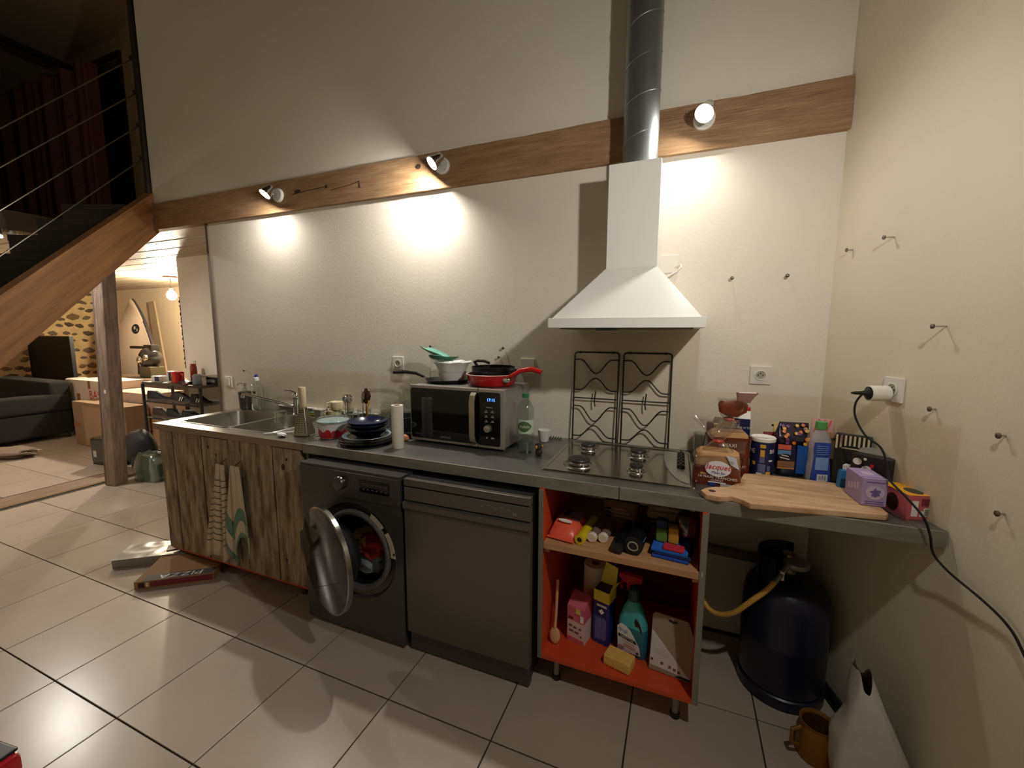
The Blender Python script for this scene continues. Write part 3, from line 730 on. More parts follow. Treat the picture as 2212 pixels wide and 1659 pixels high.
text('SAMSUNG', .013, 'lettering', mk, mw, (.218, -.0037, .043)); patch(mw, 'faint_script', M('dim marking', (80, 78, 76), .6), (.055, -.0037, .048), .045, .004)
for x in (.04, .50):
    for y in (.05, .30): MB().lathe([(.014, 0), (.014, .015)], (x, y, 0), 12).build('foot', black_m, mw)

# ================================================================== THINGS ON THE SINK AND WORKTOP
Z = .9
def lathe_thing(name, label, cat, loc, prof, mat, n=32, group=None, rz=0, part='body', **k):
    t = T(name, label, cat, loc, rz, group); MB().lathe(prof, n=n, **k).build(part, mat, t); return t
sd = T('soap_dispenser', 'dark steel soap dispenser with a chrome pump at the sink corner', 'dispenser', (-3.60, -.062, Z))
MB().lathe([(.034, 0), (.040, .004), (.044, .118), (.045, .128), (.040, .131), (.001, .132)]).build('canister', M('dark brushed steel', (92, 88, 82), .35, .8), sd)
MB().lathe([(.016, .132), (.016, .150), (.011, .153), (.011, .175), (.015, .178), (.015, .196), (.001, .198)], n=20).build('pump', chrome_m, sd)
MB().tube([(0, 0, .190), (-.05, -.012, .190), (-.058, -.014, .178)], .005, 8).build('nozzle', chrome_m, sd)
vb = T('clear_bottle', 'clear square-shouldered bottle with a white and blue cap by the soap dispenser', 'bottle', (-3.47, -.060, Z))
MB().loft([rr(0, 0, w_, d_, r_, z) for w_, d_, r_, z in ((.078,.055,.014,0),(.084,.06,.016,.006),(.084,.06,.016,.175),(.074,.054,.018,.192),(.034,.034,.016,.212),(.030,.030,.0149,.222))]).build('body', glass_m, vb)
MB().lathe([(.018, .220), (.018, .238), (.010, .242), (.010, .246)], n=20).build('cap', white_m, vb); MB().lathe([(.011, .246), (.010, .262), (.001, .264)], n=18).build('cap_tip', M('cobalt plastic', (40, 44, 150), .4), vb)
patch(vb, 'label', M('pale bottle label', (206, 200, 178), .6), (.012, -.031, .095), .048, .11); patch(vb, 'label_print', ink_m, (.010, -.0322, .135), .022, .016)
MB().loft([rr(0, 0, .078, .054, .014, z) for z in (.005, .10)]).build('contents', film('clear liquid', (236, 240, 236), .05), vb)
dg = T('drinking_glass', 'upturned drinking glass draining beside the second bowl', 'glass', (-2.79, -.42, .903))
b = MB(); b.open = False; b.lathe([(.040, 0), (.033, .098), (.031, .100), (.001, .1005)], cap0=False, n=32).lathe([(.037, .001), (.0305, .094), (.001, .095)], cap0=False, n=32).build('body', glass_m, dg)
MB().lathe([(.0335, .094), (.0335, .101), (.001, .1012)], n=28).build('thick_base', film('glass base', (236, 240, 238), .35), dg)
gt = T('box_grater', 'tall four-sided steel grater with a wooden handle on the drainer', 'grater', (-2.525, -.49, .903), R(18))
g = MB(); g.loft([rr(0, 0, a, a, .006, z) for a, z in ((.086, 0), (.084, .01), (.034, .150), (.030, .158))], cap0=False); g.build('blades', M('grater steel', (150, 142, 126), .28, .95), gt, sharp=25)
for k in range(11):
    for j in range(4):
        zz = .018+.012*k; hwid = .041*(1-zz/.158)+.016*(zz/.158)
        MB().box((-hwid+.006+j*(2*hwid-.012)/3.3, -hwid-.0034-.001, zz), (-hwid+.010+j*(2*hwid-.012)/3.3, -hwid+.002, zz+.004)).build('tooth', M('grater tooth', (52, 46, 38), .6, .2), gt)
MB().lathe([(.016, .150), (.019, .17), (.020, .262), (.018, .268), (.001, .269)], n=20).build('handle', M('pale handle wood', (206, 186, 152), .6, noise_=(6, .25, (6, 6, 1))), gt)
o = MB().loft([rr(0, 0, .20, .012, .005, z) for z in (0, .004)]).build('white_spatula', white_m); o.location = (-2.66, -.515, .9045); o.rotation_euler = (0, 0, R(38)); tag(o, 'white plastic spatula stick lying on the drainer before the grater', 'spatula')
o = MB().blob((0, 0, .012), (.028, .018, .012), 4, .3).build('white_scrap', white_m); o.location = (-2.60, -.575, .9); tag(o, 'small crumpled white scrap at the front edge of the sink', 'scrap')
sp = T('sponge', 'small yellow and green sponge behind the tap', 'sponge', (-2.90, -.055, Z)); MB().box((-.045, -.022, 0), (.045, .022, .018), .005).build('foam', M('yellow foam', (230, 200, 90), .9, bump=(160, .4, I3)), sp); MB().box((-.045, -.022, .018), (.045, .022, .025), .003).build('scourer', M('green scourer', (90, 120, 90), .9), sp)
bx = T('grey_tub', 'small grey lidded tub behind the grater', 'tub', (-2.80, -.115, Z)); MB().loft([rr(0, 0, a, b_, .01, z) for a, b_, z in ((.055, .05, 0), (.066, .06, .055))]).build('body', M('warm grey plastic', (150, 138, 126), .5), bx); MB().box((-.036, -.033, .055), (.036, .033, .066), .004).build('lid', M('pale grey lid', (182, 172, 160), .5), bx)
cream_m = M('cream stoneware', (226, 212, 168), .35)
def mug(loc, rot, label):
    t = T('cream_mug', label, 'mug', loc, rot=rot)
    MB().lathe([(.030, 0), (.038, .004), (.043, .03), (.043, .055), (.038, .060), (.035, .055), (.038, .03), (.030, .008), (.001, .007)], n=30).build('cup', cream_m, t)
    MB().tube([(.040, 0, .048), (.058, 0, .046), (.064, 0, .032), (.056, 0, .018), (.040, 0, .016)], .006, 8).build('handle', cream_m, t)
mug((-2.715, -.075, Z), (0, 0, R(215)), 'cream stoneware mug standing behind the flowered tub, lower of two')
mug((-2.700, -.075, Z+.056), (R(4), 0, R(200)), 'cream stoneware mug stacked on top of the other cream mug')
pb_ = T('black_saucepan', 'black saucepan with a pale rim behind the cutlery jars', 'pan', (-2.555, -.065, Z)); MB().lathe([(.055, 0), (.062, .006), (.064, .046), (.060, .046), (.056, .008), (.001, .007)], n=36).build('bowl', matblack_m, pb_); MB().lathe([(.060, .046), (.066, .047), (.066, .050), (.059, .050)], n=36, cap0=False, cap1=False).build('rim', white_m, pb_)
def jar(loc, label):
    t = T('cutlery_jar', label, 'jar', loc)
    MB().lathe([(.036, 0), (.041, .003), (.043, .10), (.043, .104), (.040, .104), (.038, .008), (.001, .007)], n=32).build('glass', glass_m, t)
    return t
jar((-2.49, -.20, Z), 'glass jar of steel spoons behind the flowered tub'); jar((-2.375, -.175, Z), 'glass jar holding a fork and a dark ladle behind the blue bowls')
def spoon(loc, lean, rz, label, kind='spoon', mat=chrome_m, L=.165):
    t = T('table_'+kind if kind != 'ladle' else 'serving_ladle', label, kind, loc, rot=(R(lean), 0, R(rz)))
    MB().tube([(0, 0, 0), (0, 0, L*.55), (0, .004, L*.78)], [.0045, .003, .0028], 8).build('handle', mat, t)
    s_ = MB()
    if kind == 'spoon':
        s_.lathe([(.0001, -.03), (.011, -.022), (.0165, 0), (.012, .022), (.0001, .03)], (0, .005, L*.78+.028), 16)
        for v in s_.bm.verts: v.co.y = .005+(v.co.y-.005)*.25
        s_.build('bowl', mat, t)
    elif kind == 'fork':
        s_.loft([rr(0, .004, w_, .004, .0015, z) for w_, z in ((.008, L*.76), (.024, L*.84), (.025, L*.92))])
        for k in range(4): s_.box((-.0125+.0072*k, .002, L*.91), (-.0095+.0072*k, .006, L*1.16))
        s_.build('tines', mat, t)
    else:
        s_.blob((0, .004, L*.78+.045), (.034, .014, .048), 2, .1); s_.build('head', mat, t)
    return t
spoon((-2.505, -.19, .91), 8, 30, 'steel spoon at the left of the spoon jar'); spoon((-2.475, -.205, .91), 4, 250, 'steel spoon leaning forward in the spoon jar'); spoon((-2.485, -.185, .91), 9, 200, 'steel spoon at the right of the spoon jar', L=.155); spoon((-2.49, -.20, .91), 6, 120, 'steel spoon at the back of the spoon jar', L=.17)
spoon((-2.385, -.185, .91), 6, 90, 'steel fork standing in the right cutlery jar', 'fork', chrome_m, .17)
spoon((-2.37, -.17, .91), 5, 180, 'dark brown ladle standing in the right cutlery jar', 'ladle', M('dark brown nylon', (52, 26, 20), .3), .165)
o = MB().tube([(-2.35, -.19, .91), (-2.338, -.185, 1.02), (-2.330, -.18, 1.06)], [.004, .005, .006], 8).build('spatula_handle', M('amber handle', (226, 150, 50), .35)); tag(o, 'amber and orange utensil handle at the right of the ladle', 'utensil')
sc_ = T('steel_scoop', 'small steel scoop lying between the grater and the flowered tub', 'scoop', (-2.435, -.40, Z), R(30)); MB().lathe([(.03, 0), (.036, .004), (.034, .045), (.031, .045), (.030, .006), (.001, .005)], n=24).build('cup', chrome_m, sc_); MB().tube([(.03, 0, .03), (.08, .02, .05), (.10, .03, .048)], .005, 8).build('handle', chrome_m, sc_)

tu = T('flowered_tub', 'white plastic tub printed with red flowers under a clear lid', 'tub', (-2.345, -.455, Z))
MB().lathe([(.066, 0), (.070, .003), (.076, .083), (.083, .085), (.083, .094), (.078, .094)], n=40).build('tub', M('white tub plastic', (236, 232, 226), .3), tu)
for k in range(16):
    a = R(-155+12.5*k); rr_ = .0715
    fb = MB(); fb.lathe([(.0165 if k % 2 else .012, 0), (.001, .0012)], n=14, axis='x')
    zc = .030+.008*math.sin(k*2.1); rm = Matrix.Translation((rr_*math.cos(a)+(zc*.08)*math.cos(a), rr_*math.sin(a)+(zc*.08)*math.sin(a), zc)) @ Matrix.Rotation(a, 4, 'Z')
    for v in fb.bm.verts: v.co = rm @ v.co
    fl_ = fb.build('flower_print', M('poppy print', (196, 24, 44), .4) if k % 3 else M('rose print', (170, 60, 80), .4), tu)
arcband(MB(), (0, 0), .0715, .006, .022, R(-165), R(30), 24, .0014).build('red_band', M('poppy print', (196, 24, 44), .4), tu)
MB().lathe([(.086, .088), (.094, .090), (.094, .096), (.083, .098), (.078, .108), (.001, .110)], n=40).build('clear_lid', film('cloudy lid', (222, 238, 240), .22, .12), tu)
MB().lathe([(.070, .080), (.001, .084)], n=30).build('contents', M('pale contents', (196, 214, 214), .7, bump=(20, .5, I3)), tu)
MB().box((-.112, -.02, .088), (-.088, .02, .096), .003).build('lid_tab', film('cloudy lid', ()), tu)

def plate(z, r, mat, label, h=.016, name='dinner_plate', cat='plate', rim=None):
    t = T(name, label, cat, (-2.085, -.485, z))
    MB().lathe([(r*.55, 0), (r*.62, .002), (r*.97, h), (r, h+.002), (r*.985, h+.005), (r*.62, .007), (.001, .006)], n=48).build('plate', mat, t)
    if rim: MB().lathe([(r*.80, h*.62+.006), (r*.985, h+.0055), (r*.99, h+.004), (r*.80, h*.62+.004)], n=48, cap0=False, cap1=False).build('rim', rim, t)
    return t
slate_m = M('black glazed ware', (20, 20, 24), .18); navyg_m = M('navy glazed ware', (27, 32, 58), .18); pale_m = M('pale blue glaze', (150, 176, 190), .2)
plate(.900, .138, slate_m, 'large black plate at the bottom of the stack'); plate(.912, .140, slate_m, 'large black plate second from the bottom of the stack', .017)
plate(.926, .124, slate_m, 'plate with a pale blue rim in the middle of the stack', .014, rim=pale_m)
def bowl(z, r, h, mat, label):
    t = T('soup_bowl', label, 'bowl', (-2.085, -.475, z))
    MB().lathe([(r*.5, 0), (r*.56, .002), (r*.86, h*.6), (r, h), (r*.985, h+.003), (r*.82, h*.6), (r*.5, .009), (.001, .008)], n=48).build('bowl', mat, t)
bowl(.938, .113, .044, slate_m, 'wide black bowl below the blue bowls'); bowl(.965, .103, .036, navyg_m, 'navy bowl second from the top of the stack'); bowl(.978, .103, .037, navyg_m, 'topmost navy bowl of the crockery stack')

gp = T('green_pot', 'dark green cooking pot behind the paper roll', 'pot', (-2.03, -.245, Z)); MB().lathe([(.068, 0), (.076, .006), (.083, .100), (.086, .104), (.082, .104), (.072, .01), (.001, .009)], n=40).build('pot', M('dark green enamel', (58, 76, 70), .3), gp); MB().tube([(.081, -.012, .085), (.105, -.010, .088), (.105, .012, .088), (.081, .014, .085)], .006, 8).build('handle', matblack_m, gp)
wg = T('glass_bowl', 'round clear glass bowl propped behind the green pot', 'bowl', (-2.06, -.115, Z)); 
MB().lathe([(.03, 0), (.035, .004), (.012, .012), (.010, .09), (.03, .105), (.068, .135), (.082, .175), (.078, .215), (.064, .243), (.062, .243), (.075, .213), (.078, .176), (.064, .139), (.001, .112)], n=40, cap1=False).build('goblet', glass_m, wg)
for k in range(5):
    o = MB().lathe([(.030, 0), (.033, .003), (.036, .085), (.034, .085), (.030, .006), (.001, .005)], n=26).build('tumbler', glass_m); o.location = ((-2.285, -.155, Z), (-2.215, -.125, Z), (-2.29, -.07, Z), (-2.14, -.075, Z), (-1.965, -.14, Z))[k]
    tag(o, ('small clear tumbler just left of the green pot', 'small clear tumbler at the left rear of the green pot', 'small clear tumbler at the wall behind the cutlery jars', 'small clear tumbler at the wall behind the green pot', 'small clear tumbler squeezed between the pot and the microwave')[k], 'glass', 'clear tumblers behind the crockery')
pr_ = T('paper_roll', 'upright white kitchen paper roll in front of the pot', 'paper roll', (-1.873, -.505, Z)); MB().lathe([(.0285, 0), (.029, .002), (.029, .214), (.0285, .216), (.0165, .216), (.0165, .002)], n=36, cap0=False, cap1=False).build('paper', paper_m, pr_); MB().lathe([(.0168, .001), (.0168, .2165), (.0155, .2165), (.0155, .001)], n=28, cap0=False, cap1=False).build('core', kraft_m, pr_)
o = MB().blob((0, 0, .018), (.030, .020, .018), 3, .2).build('sweet_potato', M('orange skin', (206, 130, 84), .6, noise_=(8, .3, I3))); o.location = (-1.925, -.39, Z); tag(o, 'small orange-pink sweet potato between the paper roll and microwave', 'vegetable')
o = MB().box((-.03, -.012, 0), (.03, .012, .032), .004).build('dark_lighter_box', black_m); o.location = (-1.935, -.33, Z); tag(o, 'small dark box behind the sweet potato', 'box')

# ------------------------------------------------------------------ on the microwave
ZM = 1.2055
fp = T('crepe_pan', 'flat black crepe pan with its handle out to the left on the microwave', 'pan', (-1.765, -.195, ZM)); MB().lathe([(.105, 0), (.112, .003), (.123, .016), (.121, .017), (.108, .005), (.001, .004)], n=44).build('pan', matblack_m, fp)
MB().tube([(-.118, -.005, .012), (-.15, -.008, .022)], .006, 10).build('ferrule', chrome_m, fp); MB().tube([(-.148, -.008, .021), (-.20, -.012, .040), (-.27, -.018, .045), (-.345, -.025, .040)], [.008, .010, .010, .009], 10).build('handle', black_m, fp)
wht_m = M('white melamine', (230, 230, 222), .3)
wb_ = T('white_bowl', 'small white bowl with ribbed sides under the wavy white bowl', 'bowl', (-1.735, -.195, ZM+.0055)); MB().lathe([(.062, 0), (.066, .003), (.078, .045), (.080, .05), (.076, .05), (.062, .006), (.001, .005)], n=40).build('bowl', wht_m, wb_)
wv = T('wavy_white_bowl', 'white bowl with a scalloped rim and pouring lips holding green leaves', 'bowl', (-1.735, -.195, ZM+.040))
L = []
for r_, z, am in ((.060, 0, 0), (.066, .003, .0), (.080, .035, .001), (.090, .058, .003), (.104, .070, .007), (.102, .072, .007), (.086, .058, .003), (.066, .01, 0), (.01, .008, 0)):
    L.append([((r_+am*math.cos(8*t)+(.012 if r_ > .1 and abs(math.cos(t)) > .97 else 0))*math.cos(t), (r_+am*math.cos(8*t))*math.sin(t), z+.3*am*math.cos(8*t)) for t in [2*math.pi*i/64 for i in range(64)]])
MB().loft(L).build('bowl', wht_m, wv, sharp=50)
def leaf(label, pts, wid, col, nm):
    t = T('silicone_leaf', label, 'kitchen utensil', (0, 0, 0)); P = [Vector(p) for p in pts]
    def fn(u, v):
        q = u*(len(P)-1); i = min(int(q), len(P)-2); c = P[i].lerp(P[i+1], q-i); w_ = wid*math.sin(math.pi*(.08+.92*u)**.7)
        return (c.x+.25*(v-.5)*w_, c.y+(v-.5)*w_*1.2, c.z+(v-.5)**2*w_*.9-.2*(v-.5)*w_)
    mb = MB(); mb.grid(fn, 14, 8, .003); mb.build('blade', M(nm, col, .35), t, sharp=180)
leaf('pale green curled silicone sheet in the white bowl', [(-1.90, -.22, 1.385), (-1.84, -.21, 1.352), (-1.78, -.20, 1.335), (-1.73, -.20, 1.318)], .10, (110, 170, 150), 'mint silicone')
leaf('dark green curled silicone sheet at the right of the white bowl', [(-1.83, -.235, 1.330), (-1.78, -.225, 1.318), (-1.73, -.215, 1.322), (-1.685, -.21, 1.345)], .11, (40, 88, 72), 'dark green silicone')
rp = T('red_frying_pan', 'red frying pan with a red handle to the right on the microwave', 'pan', (-1.487, -.215, ZM)); MB().lathe([(.105, 0), (.114, .003), (.134, .050), (.137, .056), (.134, .058), (.130, .052), (.110, .006), (.001, .005)], n=48).build('pan', redm_m, rp)
MB().lathe([(.1305, .053), (.1372, .0565), (.134, .0592), (.130, .056)], n=48, cap0=False, cap1=False).build('rim', M('pale rim', (216, 190, 180), .3), rp)
MB().lathe([(.129, .050), (.1095, .0065), (.001, .0055)], n=40, cap0=False).build('coating', matblack_m, rp)
MB().tube([(.118, -.07, .045), (.145, -.085, .060), (.19, -.075, .085), (.24, -.07, .094), (.292, -.072, .082)], [.009, .010, .012, .013, .011], 12).build('handle', redm_m, rp)
hp = MB(); hp.blob((.112, -.082, .036), (.022, .008, .016), 1, .05); hp.build('handle_bracket', chrome_m, rp)
bk = T('black_cake_tin', 'black springform tin sitting in the red frying pan', 'tin', (-1.482, -.21, ZM+.007)); MB().lathe([(.108, 0), (.110, .002), (.112, .084), (.114, .088), (.110, .088), (.107, .006), (.001, .005)], n=48).build('tin', M('black tin', (20, 19, 19), .3, .3), bk)
MB().loft([rr(.108, -.045, .075, w_, .008, z) for w_, z in ((.022, .066), (.030, .074), (.026, .083))]).build('clasp', black_m, bk)
MB().lathe([(.018, -.006), (.020, 0), (.018, .006)], (.135, -.07, .062), 20, axis='y').build('clasp_roll', black_m, bk)
hk = MB(); hk.tube([(-.118, .045, .086), (-.128, .035, .105), (-.105, .03, .112), (-.075, .045, .110), (-.055, .07, .098)], .008, 8); hk.build('side_handle', black_m, bk)

# ------------------------------------------------------------------ between microwave and hob
wbt = T('water_bottle', 'clear plastic water bottle with a green cap right of the microwave', 'bottle', (-1.256, -.335, Z))
prof = [(.030, 0), (.038, .004), (.041, .02), (.0385, .045), (.041, .06), (.038, .085), (.041, .095), (.041, .172), (.039, .185), (.041, .2), (.036, .228), (.018, .255), (.014, .262), (.014, .272)]
MB().lathe(prof, n=36, cap1=False).build('body', water_m, wbt)
MB().lathe([(r_-.0015, z+.001) for r_, z in prof[:5]]+[(.0385, .0625), (.001, .0626)], n=36).build('water', film('water', (244, 250, 250), .04, .06, .2), wbt)
MB().lathe([(.016, .268), (.0165, .270), (.016, .288), (.001, .289)], n=22).build('cap', M('green cap', (52, 120, 74), .4), wbt)
AC = math.atan2(-2.177+.335, -.581+1.256)
arcband(MB(), (0, 0), .0412, .100, .166, AC-1.5, AC+1.3, 22).build('label', M('water label', (196, 208, 190), .5), wbt)
gb = MB(); pr=[]
for i in range(15):
    a = AC-.95+1.65*i/14; hh_ = .026*math.sin(math.pi*(.1+.85*i/14))
    pr.append([(q*math.cos(a), q*math.sin(a), z) for q, z in ((.0418, .134-hh_), (.0424, .134-hh_), (.0424, .134+hh_), (.0418, .134+hh_))])
gb.loft(pr).build('label_swoosh', M('label green', (76, 104, 62), .5), wbt)
text('Volvic', .022, 'lettering', whiteink_m, wbt, (0, 0, .134), bend=((0, 0), .0424, AC-.12))
lathe_thing('white_cup', 'small white plastic cup behind the water bottle', 'cup', (-1.235, -.105, Z), [(.022, 0), (.024, .002), (.034, .062), (.033, .063), (.023, .004), (.001, .003)], white_m, part='cup')
mk_ = T('toy_figurine', 'tiny brown and tan plush-like figurine beside the water bottle', 'figurine', (-1.178, -.365, Z))
MB().blob((0, 0, .017), (.017, .014, .018), 1, .1).build('body', M('dark brown toy', (48, 32, 22), .6), mk_); MB().blob((-.002, -.002, .043), (.018, .016, .017), 2, .08).build('head', M('dark brown toy', ()), mk_); MB().blob((-.006, -.013, .043), (.010, .006, .010), 3, .05, sub=2).build('face', M('tan toy', (206, 160, 96), .6), mk_)
for x in (-.016, .017): MB().blob((x, .002, .048), (.006, .004, .006), 4, .05, sub=2).build('ear', M('tan toy', ()), mk_)
for x in (-.010, .010): MB().blob((x, -.008, .005), (.007, .008, .005), 4, .05, sub=2).build('foot', M('dark brown toy', ()), mk_)
ky = T('wire_clips', 'small tangle of dark metal clips by the back wall', 'clips', (-1.195, -.05, Z))
for k in range(6): MB().tube([(-.04+.014*k, -.012, .002), (-.03+.014*k, .0, .018), (-.038+.014*k, .012, .003), (-.02+.014*k, -.02, .003)], .0016, 6).build('clip', M('dark wire', (70, 66, 62), .4, .8), ky)

# ------------------------------------------------------------------ bread, boxes and bottles at the right
def bread(name, label, loc, rz, w_, d_, h_, zneck, topw, tint, flare, top_brown):
    t = T(name, label, 'bread', loc, rz)
    sec = [(.94, .0), (1, .01), (1.02, h_*.35), (1, h_*.75), (.94, h_*.95), (.80, h_*1.02)]
    lf_ = MB(); lf_.loft([rr(0, 0, w_*a*.96, d_*a*.96, d_*.28, z+.002, n=5) for a, z in sec]); lf_.build('loaf', M('bread crust', (200, 152, 100), .8, noise_=(14, .2, I3), bump=(30, .4, I3)), t)
    bp_ = MB(); bp_.loft([rr(0, 0, w_*(1+.02*math.sin(z*90)), d_*(1+.02*math.sin(z*90)), d_*.28, z, n=5, wob=.003, seed=loc[0]*9) for z in [h_*tint*i/7 for i in range(8)]], cap1=False); bp_.build('printed_wrapper', brownp_m, t)
    L = []
    for i in range(11):
        q = i/10; z = h_*.55+(zneck-h_*.55)*q; k = 1.03-(.0 if q < .35 else (q-.35)/.65*.82)
        L.append(rr(0, 0, max(w_*k, .03), max(d_*k, .03), min(d_*k, w_*k)*.3, z, n=5, wob=.008, seed=loc[0]*9+3))
    for i in range(1, 6):
        q = i/5; a = .03+flare*q
        L.append(rr(topw*q, 0, a*1.5, a*.55, a*.2, zneck+.085*q, n=5, wob=.018, seed=5))
    MB().loft(L, cap0=False, cap1=False).build('clear_bag', film_m, t, sharp=60)
    MB().lathe([(.018, zneck-.006), (.021, zneck), (.018, zneck+.006)], n=14, cap0=False, cap1=False).build('twist_tie', M('red tie', (190, 60, 50), .5), t)
    return t
b1 = bread('bread_bag', 'sliced bread in a brown and clear bag beside the hob, front one of two', (-.432, -.435, Z), R(-4), .165, .10, .125, .165, -.01, .62, .075, False)
fy = -.0535
patch(b1, 'logo_oval', M('logo white', (232, 228, 230), .5), (.005, fy-.001, .070), .088, .060, shape='oval')
text('Jacquet', .028, 'lettering', M('logo red', (206, 40, 40), .5), b1, (.005, fy-.004, .078), shear=.25)
text('Maxi Jac', .014, 'lettering', M('logo blue', (50, 60, 150), .5), b1, (.008, fy-.0022, .055))
text('14 MAXI TRANCHES', .0135, 'lettering', whiteink_m, b1, (.004, fy-.002, .036), xs=1.1); text('COMPLET', .010, 'lettering', whiteink_m, b1, (.004, fy-.002, .025))
patch(b1, 'print_bar', whiteink_m, (.004, fy-.001, .017), .06, .004); patch(b1, 'print_patch', blue_m, (-.012, fy-.001, .008), .022, .009); patch(b1, 'print_panel', M('print grey', (190, 180, 176), .5), (.034, fy-.001, .009), .036, .012)
lb = MB(); lb.loft([[(x, y, z) for x, z in ((.03, .125), (.062, .118), (.075, .075), (.045, .092))] for y in (-.054, -.0533)]); lb.build('side_label', M('label pale', (206, 212, 222), .5), b1)
b2 = bread('bread_bag', 'taller brown bread bag with a knotted top behind the front loaf', (-.385, -.285, Z), R(8), .16, .09, .17, .225, .012, .92, .05, True)
text('MAXI', .020, 'lettering', whiteink_m, b2, (.0, -.0485, .125)); text('COMPLET', .012, 'lettering', whiteink_m, b2, (.035, -.0485, .04))
kt = MB(); 
for i in range(1): kt.loft([rr(.012, 0, a*1.4, a*.5, a*.18, .235+z, n=5, wob=.016, seed=2) for a, z in ((.03, 0), (.075, .02), (.085, .05), (.06, .066))])
kt.build('knotted_top', M('brown bag top', (120, 52, 34), .35), b2, sharp=50)
fl2 = MB(); fl2.loft([rr(.05+.006*i, 0, .052+.012*i, .02, .006, .295+.02*i, n=4, wob=.006, seed=4) for i in range(3)], cap1=False); fl2.build('clear_flap', M('dull pink film', (150, 110, 104), .3), b2)
MB().box((.03, -.006, .332), (.094, .006, .337), .001).build('flap_edge', whiteink_m, b2)
nb_ = T('navy_carton', 'navy carton with a white and red folded top behind the bread', 'carton', (-.337, -.115, Z), R(-4)); MB().box((-.052, -.035, 0), (.052, .035, .205), .002).build('body', navy_m, nb_)
MB().loft([[(-.052, -.035, .205), (.052, -.035, .205), (.052, .035, .205), (-.052, .035, .205)], [(-.052, -.012, .237), (.052, -.012, .237), (.052, .012, .237), (-.052, .012, .237)]]).build('folded_top', white_m, nb_); MB().box((-.052, -.012, .236), (.052, .012, .252), .002).build('red_ridge', red_m, nb_)
text('CHOCOLATE N°73', .0125, 'lettering', whiteink_m, nb_, (.0, -.0352, .165)); patch(nb_, 'print_patch', M('salmon print', (214, 110, 96), .5), (-.01, -.0352, .192), .03, .01)
MB().box((.053, -.035, .0), (.0535, .035, .17)).build('side_panel', M('grey side print', (96, 92, 98), .5), nb_); patch(nb_, 'side_mark', whiteink_m, (.0536, -.005, .185), .03, .03, xd=(0, 1, 0))
gl = T('drinking_glass', 'clear drinking glass with a straw behind the bread bags', 'glass', (-.475, -.165, Z)); MB().lathe([(.028, 0), (.031, .003), (.036, .13), (.034, .13), (.029, .008), (.001, .007)], n=28).build('body', glass_m, gl); MB().tube([(.0, 0, .01), (.02, .005, .15)], .003, 6).build('straw', M('dark straw', (60, 58, 60), .5), gl)
pk = T('snack_packet', 'red and cream snack packet standing in the corner of the bread bags', 'packet', (-.435, -.175, Z)); MB().box((-.025, -.014, 0), (.003, .014, .185), .004).build('red_half', M('maroon packet', (140, 40, 50), .4), pk); MB().box((.003, -.014, 0), (.022, .014, .180), .004).build('cream_half', M('cream packet', (222, 206, 140), .5), pk)
cn = T('blue_canister', 'navy cardboard canister with a white lid right of the bread', 'canister', (-.255, -.272, Z)); MB().lathe([(.041, 0), (.042, .002), (.042, .148), (.041, .149)], n=40).build('tube', navy_m, cn)
MB().lathe([(.0445, .145), (.0455, .148), (.0455, .158), (.043, .161), (.040, .159), (.001, .159)], n=40).build('lid', M('white lid', (240, 238, 228), .35), cn)
AD = math.atan2(-2.177+.272, -.581+.255)
def cpatch(nm, m_, a0, a1, z0, z1): arcband(MB(), (0, 0), .0421, z0, z1, AD+a0, AD+a1, 8, .0006).build(nm, m_, cn)
ylw = M('mustard print', (206, 164, 60), .5); gryp = M('slate print', (96, 100, 140), .5)
cpatch('print_patch', ylw, -.18, .28, .122, .136); cpatch('print_patch', ylw, -.14, .22, .086, .114); cpatch('print_patch', gryp, -.16, .24, .062, .084); cpatch('print_patch', gryp, -.28, .34, .018, .056); cpatch('print_patch', gryp, .50, .80, .028, .050)
cpatch('print_pill', whiteink_m, -.38, .12, .010, .020); cpatch('print_pill', M('yellow pill', (232, 190, 70), .5), .40, .85, .012, .026); cpatch('print_patch', whiteink_m, .62, .98, .068, .074); cpatch('base_line', M('pale line', (150, 160, 190), .5), -1.2, 1.2, .004, .006)
cpatch('print_spot', ylw, -.80, -.52, .050, .064)
text('ME', .024, 'lettering', whiteink_m, cn, (0, 0, .105), bend=((0, 0), .0423, AD-.95)); text('BR', .022, 'lettering', whiteink_m, cn, (0, 0, .108), bend=((0, 0), .0423, AD+.92))
ns = T('snack_bag', 'dark blue snack bag with orange fruit print and a folded top', 'snack bag', (-.150, -.225, Z), R(6))
MB().loft([rr(0, 0, w_, d_, d_*.4, z, n=5, wob=.004, seed=3) for w_, d_, z in ((.085, .035, 0), (.108, .058, .008), (.112, .064, .05), (.110, .058, .10), (.104, .04, .135))]).build('body', M('bag navy', (24, 26, 54), .25), ns, sharp=50)
MB().loft([rr(x, y, w_, d_, d_*.4, z, n=5, wob=.006, seed=8) for x, y, w_, d_, z in ((.0, 0, .104, .042, .13), (-.004, -.008, .108, .05, .15), (-.002, -.004, .112, .035, .168), (.008, .01, .104, .008, .20), (.012, .014, .098, .004, .216))]).build('printed_top', M('bag top dark', (40, 30, 46), .2), ns, sharp=50)
rg_ = random.Random(5)
for k in range(22):
    z = .140+.07*rg_.random(); x = -.045+.095*rg_.random(); y = -.036+max(0, z-.16)*.75
    patch(ns, 'fruit_print', M(('orange fruit', 'gold fruit', 'plum fruit')[k % 3], ((222, 120, 50), (226, 176, 70), (110, 60, 110))[k % 3], .4), (x, y-.002, z), .013, .013, yd=(0, .5 if z > .16 else 0, 1), off=.002, shape='oval')
patch(ns, 'blue_panel', M('panel blue', (20, 84, 160), .4), (.032, -.0335, .075), .036, .115, off=.002); patch(ns, 'coral_tag', M('coral print', (220, 96, 80), .4), (-.030, -.0325, .122), .046, .020, off=.002)
